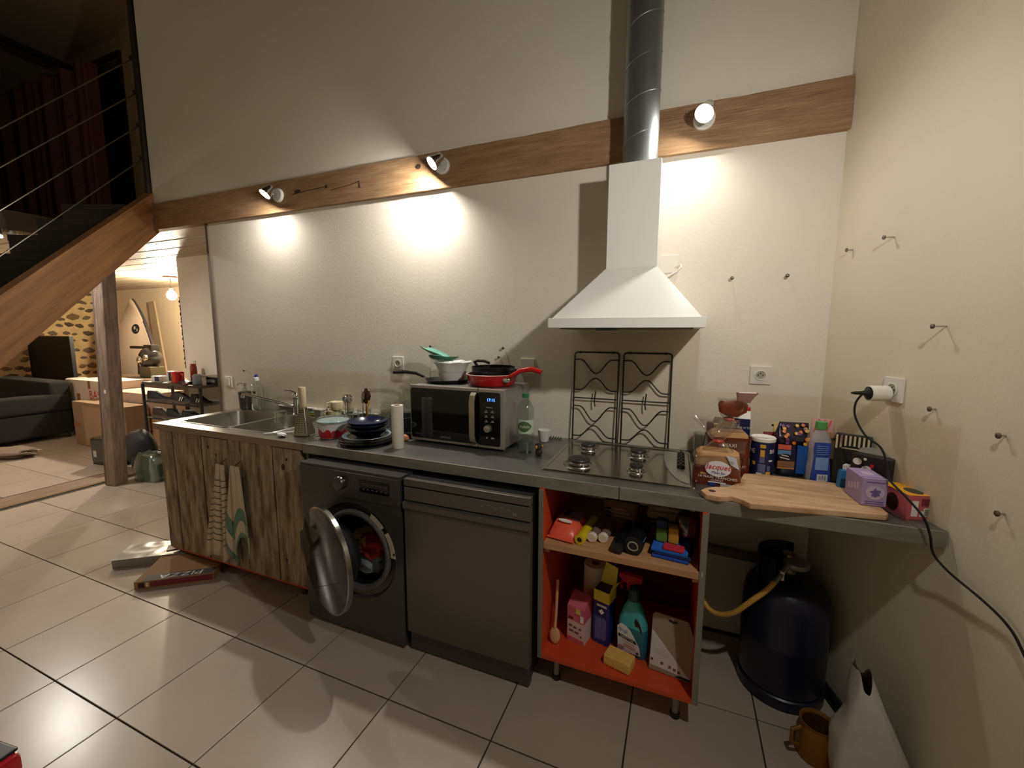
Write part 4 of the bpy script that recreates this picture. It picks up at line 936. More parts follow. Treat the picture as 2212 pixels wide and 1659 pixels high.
patch(ns, 'sky_panel', M('sky print', (90, 140, 180), .4), (-.030, -.0325, .100), .046, .018, off=.002); patch(ns, 'dark_oval', ink_m, (-.026, -.0335, .082), .05, .026, shape='oval', off=.003); [patch(ns, 'script_line', whiteink_m, (-.028, -.0368, .077+.011*k), .034-.008*k, .0035, xd=(1, 0, -.2), off=.001) for k in range(2)]; patch(ns, 'nut_window', M('nut brown', (140, 96, 66), .6), (-.022, -.0335, .052), .06, .026, off=.002); patch(ns, 'gold_line', M('gold line', (220, 150, 80), .5), (-.022, -.0335, .036), .06, .004, off=.003)
yb = T('yellow_packet', 'pale yellow packet tucked behind the dark snack bag', 'packet', (-.135, -.135, Z), R(-6)); MB().loft([rr(0, 0, w_, d_, d_*.4, z, wob=.003) for w_, d_, z in ((.10, .03, 0), (.12, .045, .02), (.122, .04, .12), (.125, .006, .195))]).build('bag', M('butter yellow', (226, 202, 120), .45), yb); MB().box((-.068, -.004, .178), (-.055, .004, .186)).build('clip_end', black_m, yb)
pc = T('brown_packet', 'dark maroon packet squeezed between the canister and snack bag', 'packet', (-.205, -.165, Z), R(10)); MB().loft([rr(0, 0, w_, d_, d_*.4, z, wob=.003) for w_, d_, z in ((.05, .03, 0), (.06, .04, .02), (.06, .035, .12), (.07, .006, .16))]).build('bag', M('maroon packet', ()), pc)
sb_ = T('dish_soap_bottle', 'clear dish soap bottle with a green cap and blue back label', 'bottle', (-.062, -.262, Z), R(10))
MB().loft([rr(0, 0, w_, d_, d_*.42, z, n=5) for w_, d_, z in ((.070, .04, 0), (.080, .05, .005), (.078, .05, .06), (.066, .044, .10), (.074, .048, .135), (.070, .046, .165), (.05, .036, .19), (.030, .028, .205), (.028, .026, .212))]).build('body', M('soap bottle plastic', (196, 190, 196), .2, alpha=.55), sb_)
MB().lathe([(.020, .208), (.0205, .211), (.019, .236), (.001, .237)], n=22).build('cap', M('leaf green cap', (84, 160, 84), .4), sb_)
bl = MB(); bl.loft([[(x*k, y, z) for x in (-1, 1)]+[(x*k, y+.0008, z) for x in (1, -1)] for z, k, y in ((.004, .034, -.0265), (.02, .034, -.0268), (.06, .030, -.0262), (.10, .026, -.0238), (.135, .030, -.0254), (.158, .028, -.0248))]); bl.build('back_label', M('label royal blue', (52, 74, 160), .4), sb_)
patch(sb_, 'label_panel', M('label light blue', (130, 160, 210), .4), (0, -.0262, .075), .044, .05, off=.0025); patch(sb_, 'barcode', whiteink_m, (.006, -.0272, .020), .036, .026)
for k in range(7): patch(sb_, 'barcode_line', ink_m, (-.006+.0042*k, -.0280, .020), .0018 if k % 2 else .001, .018)
for k in range(5): patch(sb_, 'label_line', M('label light blue', ()), (0, -.0258, .112+.008*k), .040, .002, off=.0018)
kp_ = T('kraft_pouch', 'kraft paper pouch with dark bands against the corner', 'pouch', (.004, -.20, Z), R(-8)); MB().loft([rr(0, 0, w_, d_, d_*.4, z, wob=.003, seed=6) for w_, d_, z in ((.078, .04, 0), (.09, .05, .01), (.09, .046, .10), (.088, .012, .17), (.088, .006, .182))]).build('pouch', kraft_m, kp_)
patch(kp_, 'paper_label', M('label kraft', (176, 148, 104), .7), (.006, -.0255, .118), .07, .07, yd=(0, .25, 1), off=.003); patch(kp_, 'dark_band', ink_m, (.0, -.0268, .086), .076, .010, off=.003); patch(kp_, 'dark_band', ink_m, (.004, -.013, .160), .08, .007, yd=(0, .3, 1), off=.004); patch(kp_, 'barcode', whiteink_m, (.026, -.0235, .110), .016, .024, yd=(0, .25, 1), off=.006)
rb = T('red_white_packet', 'red and white crumpled packet peeking out behind the kraft pouch', 'packet', (-.018, -.115, Z), R(-12)); MB().loft([rr(0, 0, w_, d_, d_*.4, z, wob=.004, seed=2) for w_, d_, z in ((.07, .03, 0), (.085, .045, .03), (.085, .04, .15), (.08, .006, .222))]).build('bag', M('pale rose packet', (214, 170, 160), .5), rb)
for k in range(3): patch(rb, 'red_stripe', red_m, (-.02+.02*k, -.012, .195), .006, .05, yd=(.3, .4, 1), off=.006)
sx = T('striped_box', 'black box with cream vertical stripes standing against the right wall', 'box', (.030, -.300, Z), R(-24)); MB().box((-.052, -.016, 0), (.052, .016, .20), .0015).build('box', ink_m, sx)
for k in range(8): patch(sx, 'stripe', M('cream stripe', (216, 200, 160), .5), (-.046+.0131*k, -.0162, .172), .0062, .052)
patch(sx, 'oval_emblem', ink_m, (.0, -.0168, .146), .072, .030, shape='oval'); patch(sx, 'oval_line', M('cream stripe', ()), (.0, -.0176, .150), .060, .004)
bb = T('cartoon_box', 'black open tea box with white speech bubbles near the right wall', 'box', (.062, -.392, Z), R(-38)); MB().box((-.055, -.024, 0), (.055, .024, .150), .0015).build('box', M('box black', (28, 26, 28), .5), bb)
MB().loft([[(-.055, y, .150), (.055, y, .150), (.050, y+.03, .168), (-.050, y+.03, .168)] for y in (.022, .0235)]).build('open_flap', M('flap grey', (120, 116, 104), .6), bb)
for x, z, w_, h_ in ((-.036, .125, .026, .024), (-.008, .100, .030, .030), (.026, .078, .040, .024), (-.042, .094, .020, .010)): patch(bb, 'speech_bubble', whiteink_m, (x, -.0242, z), w_, h_, shape='oval')
patch(bb, 'red_mark', red_m, (.006, -.0248, .118), .010, .012); patch(bb, 'white_mark', whiteink_m, (-.014, -.0246, .138), .008, .008); patch(bb, 'print_panel', M('cream stripe', ()), (.034, -.0244, .050), .03, .012)
rw_ = T('red_white_carton', 'small red and white carton poking out beside the black tea box', 'carton', (.012, -.352, Z), R(-35)); MB().box((-.018, -.014, 0), (.018, .014, .098), .001).build('box', M('white carton', (226, 216, 206), .5), rw_); patch(rw_, 'red_panel', red_m, (.010, -.0144, .075), .015, .045); 
bp2 = T('blue_packet', 'small blue packet in front of the kraft pouch by the purple box', 'packet', (-.012, -.372, Z+.001), R(10)); MB().loft([rr(0, 0, w_, .02, .007, z, wob=.002) for w_, z in ((.034, 0), (.038, .02), (.032, .07), (.026, .082))]).build('packet', M('packet azure', (40, 110, 160), .4), bp2)
o = MB().prism([(-.475,-.572),(-.492,-.605),(-.478,-.640),(-.435,-.648),(-.395,-.628),(-.37,-.640),(-.345,-.672),(.030,-.612),(.042,-.595),(.040,-.44),(.020,-.345),(-.02,-.335),(-.253,-.325),(-.325,-.345),(-.345,-.42),(-.37,-.49),(-.40,-.53),(-.44,-.548)], Z+.001, Z+.021, bev=.004)
cbt = T('cutting_board', 'long acacia cutting board with a curved handle on the worktop corner', 'cutting board', (0, 0, 0)); o.build('board', board_m, cbt); hl_ = MB(); hl_.lathe([(.012, .0205), (.0115, .0218), (.001, .0216)], (-.455, -.600, Z), 20); hl_.build('hanging_hole', M('dark hole', (70, 44, 26), .8), cbt)
pu = T('lilac_box', 'lilac tea box with a star shape in a pale circle on the board', 'box', (.014, -.490, Z+.0225), R(4)); MB().box((-.034, -.058, 0), (.034, .058, .090), .0015).build('box', M('lilac card', (168, 148, 186), .55), pu)
patch(pu, 'pale_circle', M('pale lilac', (196, 180, 202), .5), (.002, -.0583, .044), .050, .046, shape='oval')
patch(pu, 'star_shape', M('violet print', (110, 92, 150), .5), (.002, -.0592, .044), .030, .030, shape=[(.0,.55),(.12,.28),(.42,.30),(.5,.12),(.33,-.05),(.45,-.3),(.2,-.35),(.05,-.5),(-.15,-.38),(-.3,-.42),(-.27,-.1),(-.52,.12),(-.22,.2),(-.12,.35)])
for z in (.078, .014, .007): patch(pu, 'print_line', M('violet print', ()), (.002, -.0583, z), .05, .0025)
patch(pu, 'top_mark', M('pale lilac', ()), (0, .0, .0902), .03, .04, xd=(1, 0, 0), yd=(0, 1, 0)); patch(pu, 'top_flap_line', M('violet print', ()), (0, -.045, .0902), .066, .0015, xd=(1, 0, 0), yd=(0, 1, 0))
for k in range(4): patch(pu, 'side_mark', M('pale lilac', ()), (-.0342, -.03+.02*k, .055-.006*k), .012, .02, xd=(0, -1, 0))
ob_ = T('pink_yellow_box', 'pink tea box with an orange-yellow top at the end of the worktop', 'box', (.112, -.505, Z), R(15)); MB().box((-.034, -.06, 0), (.034, .06, .078), .0015).build('box', M('rose card', (200, 96, 104), .55), ob_); MB().box((-.0345, -.0605, .078), (.0345, .0605, .0795)).build('top_panel', M('marigold card', (240, 170, 40), .55), ob_)
patch(ob_, 'dark_oval', M('dark oval', (60, 62, 44), .5), (.006, -.022, .0797), .040, .058, xd=(1, 0, 0), yd=(0, 1, 0), shape='oval'); patch(ob_, 'side_oval', M('dark brown oval', (58, 28, 22), .5), (-.0343, .0, .036), .05, .056, xd=(0, -1, 0), shape='oval')
patch(ob_, 'white_panel', whiteink_m, (-.014, -.0604, .036), .018, .050); patch(ob_, 'white_panel', whiteink_m, (.010, -.0604, .020), .018, .018); patch(ob_, 'barcode', whiteink_m, (.022, -.0608, .026), .022, .026); patch(ob_, 'dark_patch', M('wine print', (130, 40, 60), .5), (.014, -.0604, .058), .020, .022)
for k in range(6): patch(ob_, 'barcode_line', ink_m, (.022, -.0618, .017+.0036*k), .018, .0012)
pg_ = MB().lathe([(.0205, -.050), (.0205, -.064), (.010, -.070), (.007, -.082), (.0055, -.105), (.0035, -.115)], axis='y', n=20).build('plug', black_m, None); pg_.location = rw(.385, 1.27, .0135); pg_.rotation_euler = (0, 0, ANG-math.pi/2)
cd = T('appliance_lead', 'black lead looping from its plug over the boxes and down the right wall', 'lead', (0, 0, 0))
ctl = [Vector(p) for p in ((.0015,-.417,1.2665),(-.012,-.414,1.235),(-.011,-.421,1.190),(.008,-.459,1.136),(.034,-.515,1.108),(.043,-.540,1.064),(.047,-.560,1.020),(.066,-.614,.990),(.094,-.660,.948),(.114,-.662,.898),(.127,-.662,.842),(.152,-.690,.806),(.186,-.777,.780),(.209,-.830,.751),(.222,-.865,.707),(.238,-.93,.62),(.262,-1.02,.50),(.30,-1.16,.36))]
pts = []
for i in range(len(ctl)-1):
    p0, p1, p2, p3 = ctl[max(i-1, 0)], ctl[i], ctl[i+1], ctl[min(i+2, len(ctl)-1)]
    for k in range(6):
        t = k/6; pts.append(.5*((2*p1)+(-p0+p2)*t+(2*p0-5*p1+4*p2-p3)*t*t+(-p0+3*p1-3*p2+p3)*t**3))
MB().tube(pts+[ctl[-1]], .0034, 8).build('cable', black_m, cd); pg_.parent = cd

# ================================================================== INSIDE THE ORANGE CABINET
ZS = .6365
wp = T('wipes_pack', 'orange and grey pack of wipes at the left end of the cabinet shelf', 'wipes', (-.985, -.52, ZS), R(-8))
def pillow(mb, w_, d_, h_, cx=0, cy=0, z0=0., seed=0):
    L = []
    for i in range(9):
        v = i/8; k = math.sin(math.pi*v)**.5 if 0 < v < 1 else .08
        L.append([(cx+x*1.0, cy-d_/2+d_*v, z0+max(.001, (z)*k)+.003*noise.noise(Vector((x*40+seed, v*4, z*30)))) for x, z in ((-w_/2, .0), (-w_/2*.96, h_*.5), (-w_/2*.8, h_*.92), (0, h_), (w_/2*.8, h_*.92), (w_/2*.96, h_*.5), (w_/2, 0), (0, 0))])
    return mb.loft(L)
pillow(MB(), .115, .20, .062).build('pack', M('coral wipes', (236, 100, 66), .3), wp, sharp=60)
gp_ = MB(); gp_.loft([[(x, y, z) for x, z in ((-.047, .0565), (0, .0645), (.047, .0565), (.047, .058), (0, .066), (-.047, .058))] for y in (-.02, .02, .07)]); gp_.build('grey_label', M('wipes grey label', (150, 120, 116), .4), wp)
patch(wp, 'white_arc', whiteink_m, (0, -.048, .062), .06, .016, xd=(1, 0, 0), yd=(0, .93, .35), off=.003, shape='oval'); patch(wp, 'dark_panel', ink_m, (-.018, .03, .0642), .022, .06, xd=(1, 0, .12), yd=(0, 1, 0), off=.003)
MB().box((-.058, -.108, .004), (.058, -.098, .012), .003).build('crimp', M('coral wipes', ()), wp)
yr = T('yellow_roll', 'roll of yellow rubbish bags beside the wipes', 'bag roll', (-.908, -.525, ZS+.021), R(-6)); MB().lathe([(.010, -.10), (.021, -.10), (.021, .10), (.010, .10)], n=22, axis='y').build('roll', M('yellow bag film', (226, 200, 30), .4, noise_=(20, .2, I3)), yr)
MB().lathe([(.010, -.1005), (.001, -.098)], n=14, axis='y').build('core_hole', black_m, yr)
for k, (x, lb) in enumerate(((-.868, 'white-capped grey tube beside the yellow roll, left of two'), (-.826, 'white-capped grey tube beside the yellow roll, right of two'))):
    t = T('capped_tube', lb, 'tube', (x, -.50+.012*k, ZS+.0205), R(-6)); MB().lathe([(.019, -.075), (.0195, .06), (.001, .062)], n=24, axis='y').build('tube', M('grey brown tube', (120, 96, 84), .6), t); MB().lathe([(.0205, -.074), (.0205, -.088), (.017, -.091), (.001, -.0905)], n=24, axis='y').build('cap', M('cream cap', (226, 214, 192), .4), t)
br = T('bin_bag_roll', 'slim black roll of bin bags on the cabinet shelf', 'bag roll', (-.762, -.54, ZS+.0235), R(-4)); MB().lathe([(.008, -.10), (.0225, -.10), (.0225, .12), (.008, .12)], n=22, axis='y').build('roll', M('black bag film', (22, 22, 24), .3, bump=(40, .5, I3)), br)
br2 = T('bin_bag_roll', 'fat black roll of bin bags with a pale core end', 'bag roll', (-.705, -.525, ZS+.037), R(-5)); MB().lathe([(.016, -.10), (.0360, -.10), (.0365, .11), (.016, .11)], n=30, axis='y').build('roll', M('black bag film', ()), br2)
MB().tube([(.020*math.cos(t)*(.8+.02*t), -.1015, .018*math.sin(t)*(.8+.02*t)) for t in [i*.35 for i in range(36)]], .0015, 5).build('film_edge', M('pale film edge', (170, 160, 130), .5), br2); MB().tube([(.034, -.08, .013), (.036, -.06, .016), (.0365, -.03, .012)], .0012, 5).build('blue_edge', M('blue film edge', (110, 140, 200), .4), br2)
eb = T('egg_box', 'brown printed packet with a rounded lid at the back of the shelf', 'packet', (-.80, -.285, ZS), R(-4)); MB().loft([rr(0, 0, w_, d_, .02, z) for w_, d_, z in ((.15, .07, .0), (.155, .075, .05), (.150, .07, .055))]).build('body', M('brown carton', (150, 112, 82), .8), eb); MB().loft([rr(0, 0, w_, d_, .02, z) for w_, d_, z in ((.156, .076, .055), (.158, .078, .062), (.14, .06, .078))]).build('lid', M('brown carton', ()), eb)
for k in range(3): patch(eb, 'print_band', M('pale band', (198, 168, 140), .6), (-.02+.02*k, -.0382, .044-.016*k), .09, .008, off=.003); patch(eb, 'print_oval', ink_m, (-.05, -.0385, .044-.02*k), .03, .010, off=.004, shape='oval')
pbk = [('flat_packet', 'dark green and cream flat packet, lowest in the pile at the right of the shelf', (60, 84, 62), 0), ('flat_packet', 'cream flat packet in the middle of the pile at the right of the shelf', (190, 166, 112), .03), ('flat_packet', 'printed pale packet on top of the pile at the right of the shelf', (150, 128, 106), .062)]
for nm, lb, col, dz in pbk:
    t = T(nm, lb, 'packet', (-.602+.004*dz*30, -.27, ZS+.0005+dz), R(-5+90*dz)); MB().loft([rr(0, 0, w_, .12, .012, z) for w_, z in ((.165, 0), (.17, .006), (.17, .024), (.165, .029))]).build('packet', M('packet %d' % int(dz*1000), col, .5), t)
    patch(t, 'print_band', M('pale band', ()), (0, -.0605, .015), .12, .010)
cl = T('cloth_pack', 'pack of blue, green and yellow cleaning cloths at the front right of the shelf', 'cloths', (-.575, -.555, ZS), R(-6))
for k, (z0, z1, col, nm, dx) in enumerate(((0, .012, (34, 74, 170), 'blue_cloth', 0), (.012, .020, (26, 40, 84), 'navy_cloth', .006), (.020, .034, (40, 100, 190), 'sky_cloth', -.006))):
    MB().box((-.065+dx, -.06+.004*k, z0), (.065+dx, .07, z1), .004).build(nm, M(nm, col, .95), cl)
MB().box((-.062, .0, .036), (-.022, .05, .088), .006).build('green_cloth', M('moss cloth', (100, 130, 50), .95), cl); MB().box((-.018, .005, .036), (.02, .05, .098), .006).build('yellow_cloth', M('ochre cloth', (206, 150, 50), .95), cl); MB().box((-.064, .01, .088), (-.024, .05, .118), .006).build('denim_cloth', M('denim cloth', (46, 64, 100), .95), cl); MB().box((-.028, -.052, .0345), (.045, -.01, .046), .004).build('red_cloth', M('crimson cloth', (196, 40, 56), .95), cl)
wrp = T('clear_bag', 'crumpled clear plastic bag of brown bits beside the cleaning cloths', 'bag', (-.525, -.50, ZS+.048)); 
MB().blob((0, .0, .052), (.042, .06, .055), 6, .5, 2.4).build('film', film('smoky film', (210, 190, 170), .25, .15), wrp, sharp=180); MB().blob((.003, 0, .045), (.034, .05, .042), 9, .5, 2.2).build('contents', M('brown bits', (110, 74, 60), .8, noise_=(20, .6, I3)), wrp, sharp=180)
# lower shelf
ZL = .1335
pr2 = T('paper_roll', 'kitchen paper roll standing at the back of the lower cabinet', 'paper roll', (-.905, -.31, ZL)); MB().lathe([(.054, 0), (.055, .003), (.055, .257), (.054, .26), (.020, .26), (.020, .02)], n=40, cap0=False, cap1=False).build('paper', paper_m, pr2); MB().lathe([(.0205, .26), (.0205, .05), (.0195, .05), (.0195, .2602)], n=20, cap0=False, cap1=False).build('core', kraft_m, pr2)
ws_ = T('wooden_spoon', 'wooden spoon leaning head-down against the left cabinet wall', 'spoon', (-1.028, -.575, ZL+.001), rot=(R(-14), R(-3), 0)); s_ = MB(); s_.blob((0, 0, .035), (.024, .009, .034), 1, .03); s_.build('head', M('spoon wood', (206, 160, 112), .6), ws_); MB().tube([(0, 0, .06), (.003, .0, .12), (.006, 0, .27)], [.007, .0065, .0075], 12).build('handle', M('spoon wood', ()), ws_)
pbx = T('pink_box', 'pink and white cardboard box torn open at the top', 'box', (-.935, -.485, ZL), R(-14)); MB().box((-.04, -.05, 0), (.04, .05, .10), .001).build('white_base', M('white printed card', (216, 196, 190), .6), pbx)
MB().prism([(-.05, .10), (.05, .10), (.05, .16), (.02, .20), (-.0, .20), (-.05, .165)], -.0402, .0402, plane='yz').build('pink_top', M('pink card', (206, 96, 118), .6), pbx)
MB().box((-.0408, -.0508, .0), (.0408, -.0495, .022)).build('rose_print', M('pink card', ()), pbx)
for x, z, w_ in ((-.024, .075, .016), (-.002, .072, .014), (.022, .072, .010), (-.02, .052, .02), (.006, .050, .02), (.026, .038, .008)): patch(pbx, 'icon_mark', M('print brown', (110, 80, 80), .6), (x, -.0503, z), w_, .008)
patch(pbx, 'yellow_patch', M('straw print', (216, 196, 90), .6), (.012, -.0503, .150), .022, .024, yd=(0, .0, 1), off=.002); patch(pbx, 'white_tag', whiteink_m, (.030, -.0503, .120), .014, .028, off=.002)
for k in range(2): patch(pbx, 'icon_mark', ink_m, (-.028+.012*k, -.0503, .112), .008, .008, off=.002)
bbx = T('blue_box', 'tall blue and yellow powder box with its flaps torn open', 'box', (-.835, -.465, ZL), R(-16)); MB().box((-.036, -.035, 0), (.036, .035, .195), .001).build('blue_body', M('royal card', (36, 42, 116), .5), bbx); MB().box((-.0362, -.0352, .195), (.0362, .0352, .245), .001).build('yellow_band', M('lemon card', (226, 214, 60), .5), bbx)
MB().box((-.034, -.033, .2445), (.034, .033, .2462)).build('inside', black_m, bbx)
MB().loft([[(-.036, .030, .245), (.036, .030, .245), (.036, .046, .325), (-.020, .046, .335)], [(-.036, .032, .245), (.036, .032, .245), (.036, .048, .325), (-.020, .048, .335)]]).build('flap', M('lemon card', ()), bbx); MB().loft([[(.036, -.035, .245), (.036, .03, .245), (.052, .03, .275), (.046, -.02, .285)], [(.0375, -.035, .245), (.0375, .03, .245), (.0535, .03, .275), (.0475, -.02, .285)]]).build('flap', M('lemon card', ()), bbx)
patch(bbx, 'white_bar', whiteink_m, (.002, -.0353, .178), .046, .010); patch(bbx, 'hazard_panel', M('panel navy', (24, 28, 84), .5), (.002, -.0353, .152), .046, .034); patch(bbx, 'hazard_diamond', whiteink_m, (.002, -.0362, .152), .018, .018, xd=(1, 0, 1), yd=(-1, 0, 1))
text('!', .014, 'hazard_mark', M('hazard red', (190, 40, 40), .5), bbx, (.002, -.0373, .152))
for k in range(9): patch(bbx, 'text_line', M('lavender print', (150, 150, 200), .5), (-.024+.0058*k, -.0353, .072), .0018, .105-.006*(k % 3))
cb_ = T('cleaner_bottle', 'turquoise cleaner bottle with a hollow handle and white label', 'bottle', (-.712, -.490, ZL), R(-12))
prf = [(.122, .056, 0), (.130, .062, .01), (.130, .064, .07), (.126, .062, .11), (.112, .058, .15), (.088, .05, .19), (.060, .042, .22), (.040, .036, .238), (.034, .034, .25)]
def bottle_half(z0, z1, nm, m_):
    zz = [z0]+[z for _, _, z in prf if z0 < z < z1]+[z1]
    def at(z):
        for (a, b, c), (d, e, f) in zip(prf, prf[1:]):
            if c <= z <= f: q = (z-c)/(f-c); return a+(d-a)*q, b+(e-b)*q
        return prf[-1][:2]
    mb = MB(); mb.loft([rr(0, 0, *at(z), min(at(z))*.42, z, n=5) for z in zz]); return mb.build(nm, m_, cb_, sharp=40)
bottle_half(0, .125, 'body', M('deep turquoise', (30, 110, 128), .25)); bottle_half(.125, .25, 'shoulder', M('aqua plastic', (64, 168, 168), .25))
MB().lathe([(.024, .238), (.025, .25), (.023, .285), (.017, .292), (.001, .292)], n=26).build('cap', M('dark teal cap', (18, 60, 66), .35), cb_)
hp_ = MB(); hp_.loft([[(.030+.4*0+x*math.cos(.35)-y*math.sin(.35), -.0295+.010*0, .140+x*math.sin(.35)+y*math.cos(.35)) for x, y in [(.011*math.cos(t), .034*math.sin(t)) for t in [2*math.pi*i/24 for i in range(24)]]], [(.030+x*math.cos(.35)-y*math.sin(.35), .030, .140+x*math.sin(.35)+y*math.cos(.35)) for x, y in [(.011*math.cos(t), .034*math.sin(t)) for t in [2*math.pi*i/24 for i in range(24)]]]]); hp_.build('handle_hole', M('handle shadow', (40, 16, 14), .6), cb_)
MB().loft([[(x, y, z) for x, z in ((-.056, .118), (-.040, .135), (-.02, .130), (.0, .115), (.02, .085), (.040, .05), (.044, .018), (-.050, .012))] for y in (-.0332, -.0322)]).build('label', M('white label', (222, 222, 220), .5), cb_)
MB().loft([[(x, y, z) for x, z in ((-.050, .088), (.022, .076), (.028, .062), (-.050, .074))] for y in (-.0338, -.033)]).build('name_banner', M('banner dark', (16, 30, 40), .5), cb_)
text('SANYTOL', .0135, 'lettering', whiteink_m, cb_, (-.012, -.0339, .0755), xd=(1, 0, -.16), yd=(.16, 0, 1)); text('Désinfectant', .0105, 'lettering', M('label red', (190, 60, 60), .5), cb_, (-.006, -.0333, .058), xd=(1, 0, -.16), yd=(.16, 0, 1))
for k in range(2): patch(cb_, 'label_line', M('label red', ()), (.0, -.0333, .046-.008*k), .05, .002, xd=(1, 0, -.16), yd=(.16, 0, 1)); patch(cb_, 'bubble_print', M('pale sky', (150, 180, 206), .5), (-.042+.022*k, -.0333, .108-.005*k), .020, .016, shape='oval')
patch(cb_, 'flower_mark', M('dusty rose', (190, 150, 150), .5), (-.036, -.0333, .028), .026, .022, shape='oval'); patch(cb_, 'round_mark', M('navy mark', (60, 80, 120), .5), (.032, -.0333, .026), .012, .012, shape='oval')
sp_ = T('spray_bottle', 'red spray trigger on a bottle standing behind the turquoise cleaner', 'spray bottle', (-.735, -.41, ZL)); MB().loft([rr(0, 0, w_, d_, .016, z) for w_, d_, z in ((.06, .05, 0), (.07, .056, .01), (.07, .056, .15), (.03, .03, .20), (.026, .026, .235))]).build('bottle', M('dark bottle', (50, 30, 34), .3), sp_)
MB().lathe([(.018, .23), (.018, .262), (.012, .266)], n=20).build('collar', red_m, sp_); MB().loft([[(x, y, z) for x, z in ((-.05, .285), (-.02, .262), (.045, .268), (.050, .292), (-.045, .300))] for y in (-.013, .013)]).build('spray_head', red_m, sp_); MB().tube([(-.03, 0, .268), (-.042, 0, .245), (-.036, 0, .225)], .006, 8).build('trigger', red_m, sp_)
s2 = T('sponge', 'thick yellow sponge lying at the front of the orange cabinet', 'sponge', (-.752, -.585, ZL), R(-14)); s2b = MB(); s2b.box((-.056, -.035, 0), (.056, .035, .046), .008); s2b.build('foam', M('big yellow foam', (238, 190, 96), .95, noise_=(60, .15, I3), bump=(140, .5, I3)), s2)
cg = T('cardboard_packaging', 'grey hang-tab card packaging leaning at the right of the cabinet', 'packaging', (-.562, -.565, ZL+.002), rot=(R(-12), 0, R(-8))); MB().prism([(-.078, 0), (.078, 0), (.078, .17), (.055, .222), (-.068, .222), (-.078, .212)], -.003, .003, plane='xz').build('card', M('grey card', (150, 134, 114), .8), cg)
MB().prism([(-.076, .155), (-.076, .018), (.074, .012)], -.0042, -.0032, plane='xz').build('white_print', M('card white', (206, 200, 196), .6), cg); MB().prism([(-.02, .205), (-.012, .212), (.0, .207), (.012, .212), (.02, .205), (.0, .198)], -.0042, -.0032, plane='xz').build('hang_hole', black_m, cg); MB().prism([(.02, .004), (.076, .002), (.076, .012), (.04, .014)], -.0042, -.0032, plane='xz').build('dark_print', ink_m, cg)
for k in range(4): patch(cg, 'text_line', M('print grey', ()), (-.045+.006*k, -.0043, .085-.007*k), .05, .002)
for k, x in enumerate((-.068, -.03, .0, .018, .034)): patch(cg, 'icon_mark', M('print brown', ()), (x, -.0043, .040-.004*k), .010, .010)

# ================================================================== BESIDE THE CABINET: gas bottle, pipes, bags
gb_ = T('gas_bottle', 'dark navy gas bottle standing under the worktop corner', 'gas bottle', (-.130, -.270, 0))
navygas = M('navy gas paint', (20, 24, 46), .35, noise_=(4, .3, I3))
MB().lathe([(.140, .0), (.146, .004), (.146, .030), (.128, .050), (.150, .055), (.154, .075), (.154, .235), (.1555, .24), (.1555, .248), (.154, .253), (.154, .395), (.146, .44), (.118, .478), (.07, .498), (.03, .503), (.001, .504)], n=56).build('cylinder', navygas, gb_)
MB().lathe([(.150, .0), (.156, .004), (.156, .045), (.150, .05)], n=56, cap0=False, cap1=False).build('foot_ring', navygas, gb_)
co_ = MB(); L = []
for i in range(29):
    a = R(70)+R(165)*i/28
    L.append([(q*math.cos(a), q*math.sin(a), z) for q, z in ((.108, .47), (.112, .47), (.112, .585), (.108, .588))])
co_.loft(L); co_.build('collar', navygas, gb_)
va = MB(); va.lathe([(.026, .50), (.028, .51), (.018, .525), (.018, .56), (.024, .565), (.024, .585), (.001, .59)], n=22); va.build('valve', M('brass valve', (150, 130, 96), .35, .9), gb_)
re_ = MB(); re_.lathe([(.045, .545), (.047, .55), (.047, .565), (.03, .575), (.001, .577)], (.02, -.02, 0), 26); re_.build('regulator', M('regulator metal', (150, 146, 138), .4, .7), gb_); MB().tube([(.0, -.03, .56), (-.05, -.09, .52), (-.07, -.11, .50)], .010, 10).build('regulator_arm', M('regulator metal', ()), gb_); MB().box((-.045, -.085, .505), (-.03, -.07, .54), .002).build('white_tag', whitep_m, gb_)
gh = T('gas_hose', 'yellow gas hose sagging from the gas bottle up behind the orange cabinet', 'hose', (0, 0, 0))
hctl = [Vector(p) for p in ((-.198,-.378,.505),(-.225,-.395,.475),(-.27,-.40,.425),(-.33,-.385,.345),(-.385,-.36,.308),(-.43,-.33,.318),(-.447,-.28,.37),(-.448,-.24,.48),(-.447,-.22,.60),(-.440,-.21,.72),(-.425,-.21,.84))]
pts = []
for i in range(len(hctl)-1):
    p0, p1, p2, p3 = hctl[max(i-1, 0)], hctl[i], hctl[i+1], hctl[min(i+2, len(hctl)-1)]
    for k in range(5):
        t = k/5; pts.append(.5*((2*p1)+(-p0+p2)*t+(2*p0-5*p1+4*p2-p3)*t*t+(-p0+3*p1-3*p2+p3)*t**3))
MB().tube(pts+[hctl[-1]], .0105, 12).build('hose', M('yellow hose', (206, 160, 66), .35), gh)
dp = T('drain_pipe', 'grey brown waste pipe along the wall above the gas bottle', 'pipe', (0, 0, 0)); MB().tube([(-.47, -.075, .455), (-.015, -.075, .435)], .024, 18).build('pipe', M('brown pvc', (104, 86, 72), .5), dp); MB().tube([(-.045, -.075, .436), (-.008, -.075, .4345)], .028, 18).build('end_cap', M('brown pvc', ()), dp); MB().tube([(-.10, -.075, .43), (-.10, -.06, .40), (-.10, -.02, .39)], .010, 8).build('bracket', M('brown pvc', ()), dp)
pb2 = T('plastic_bag', 'white plastic carrier bag with black lettering slumped against the right wall', 'bag', (0, -.67, 0))
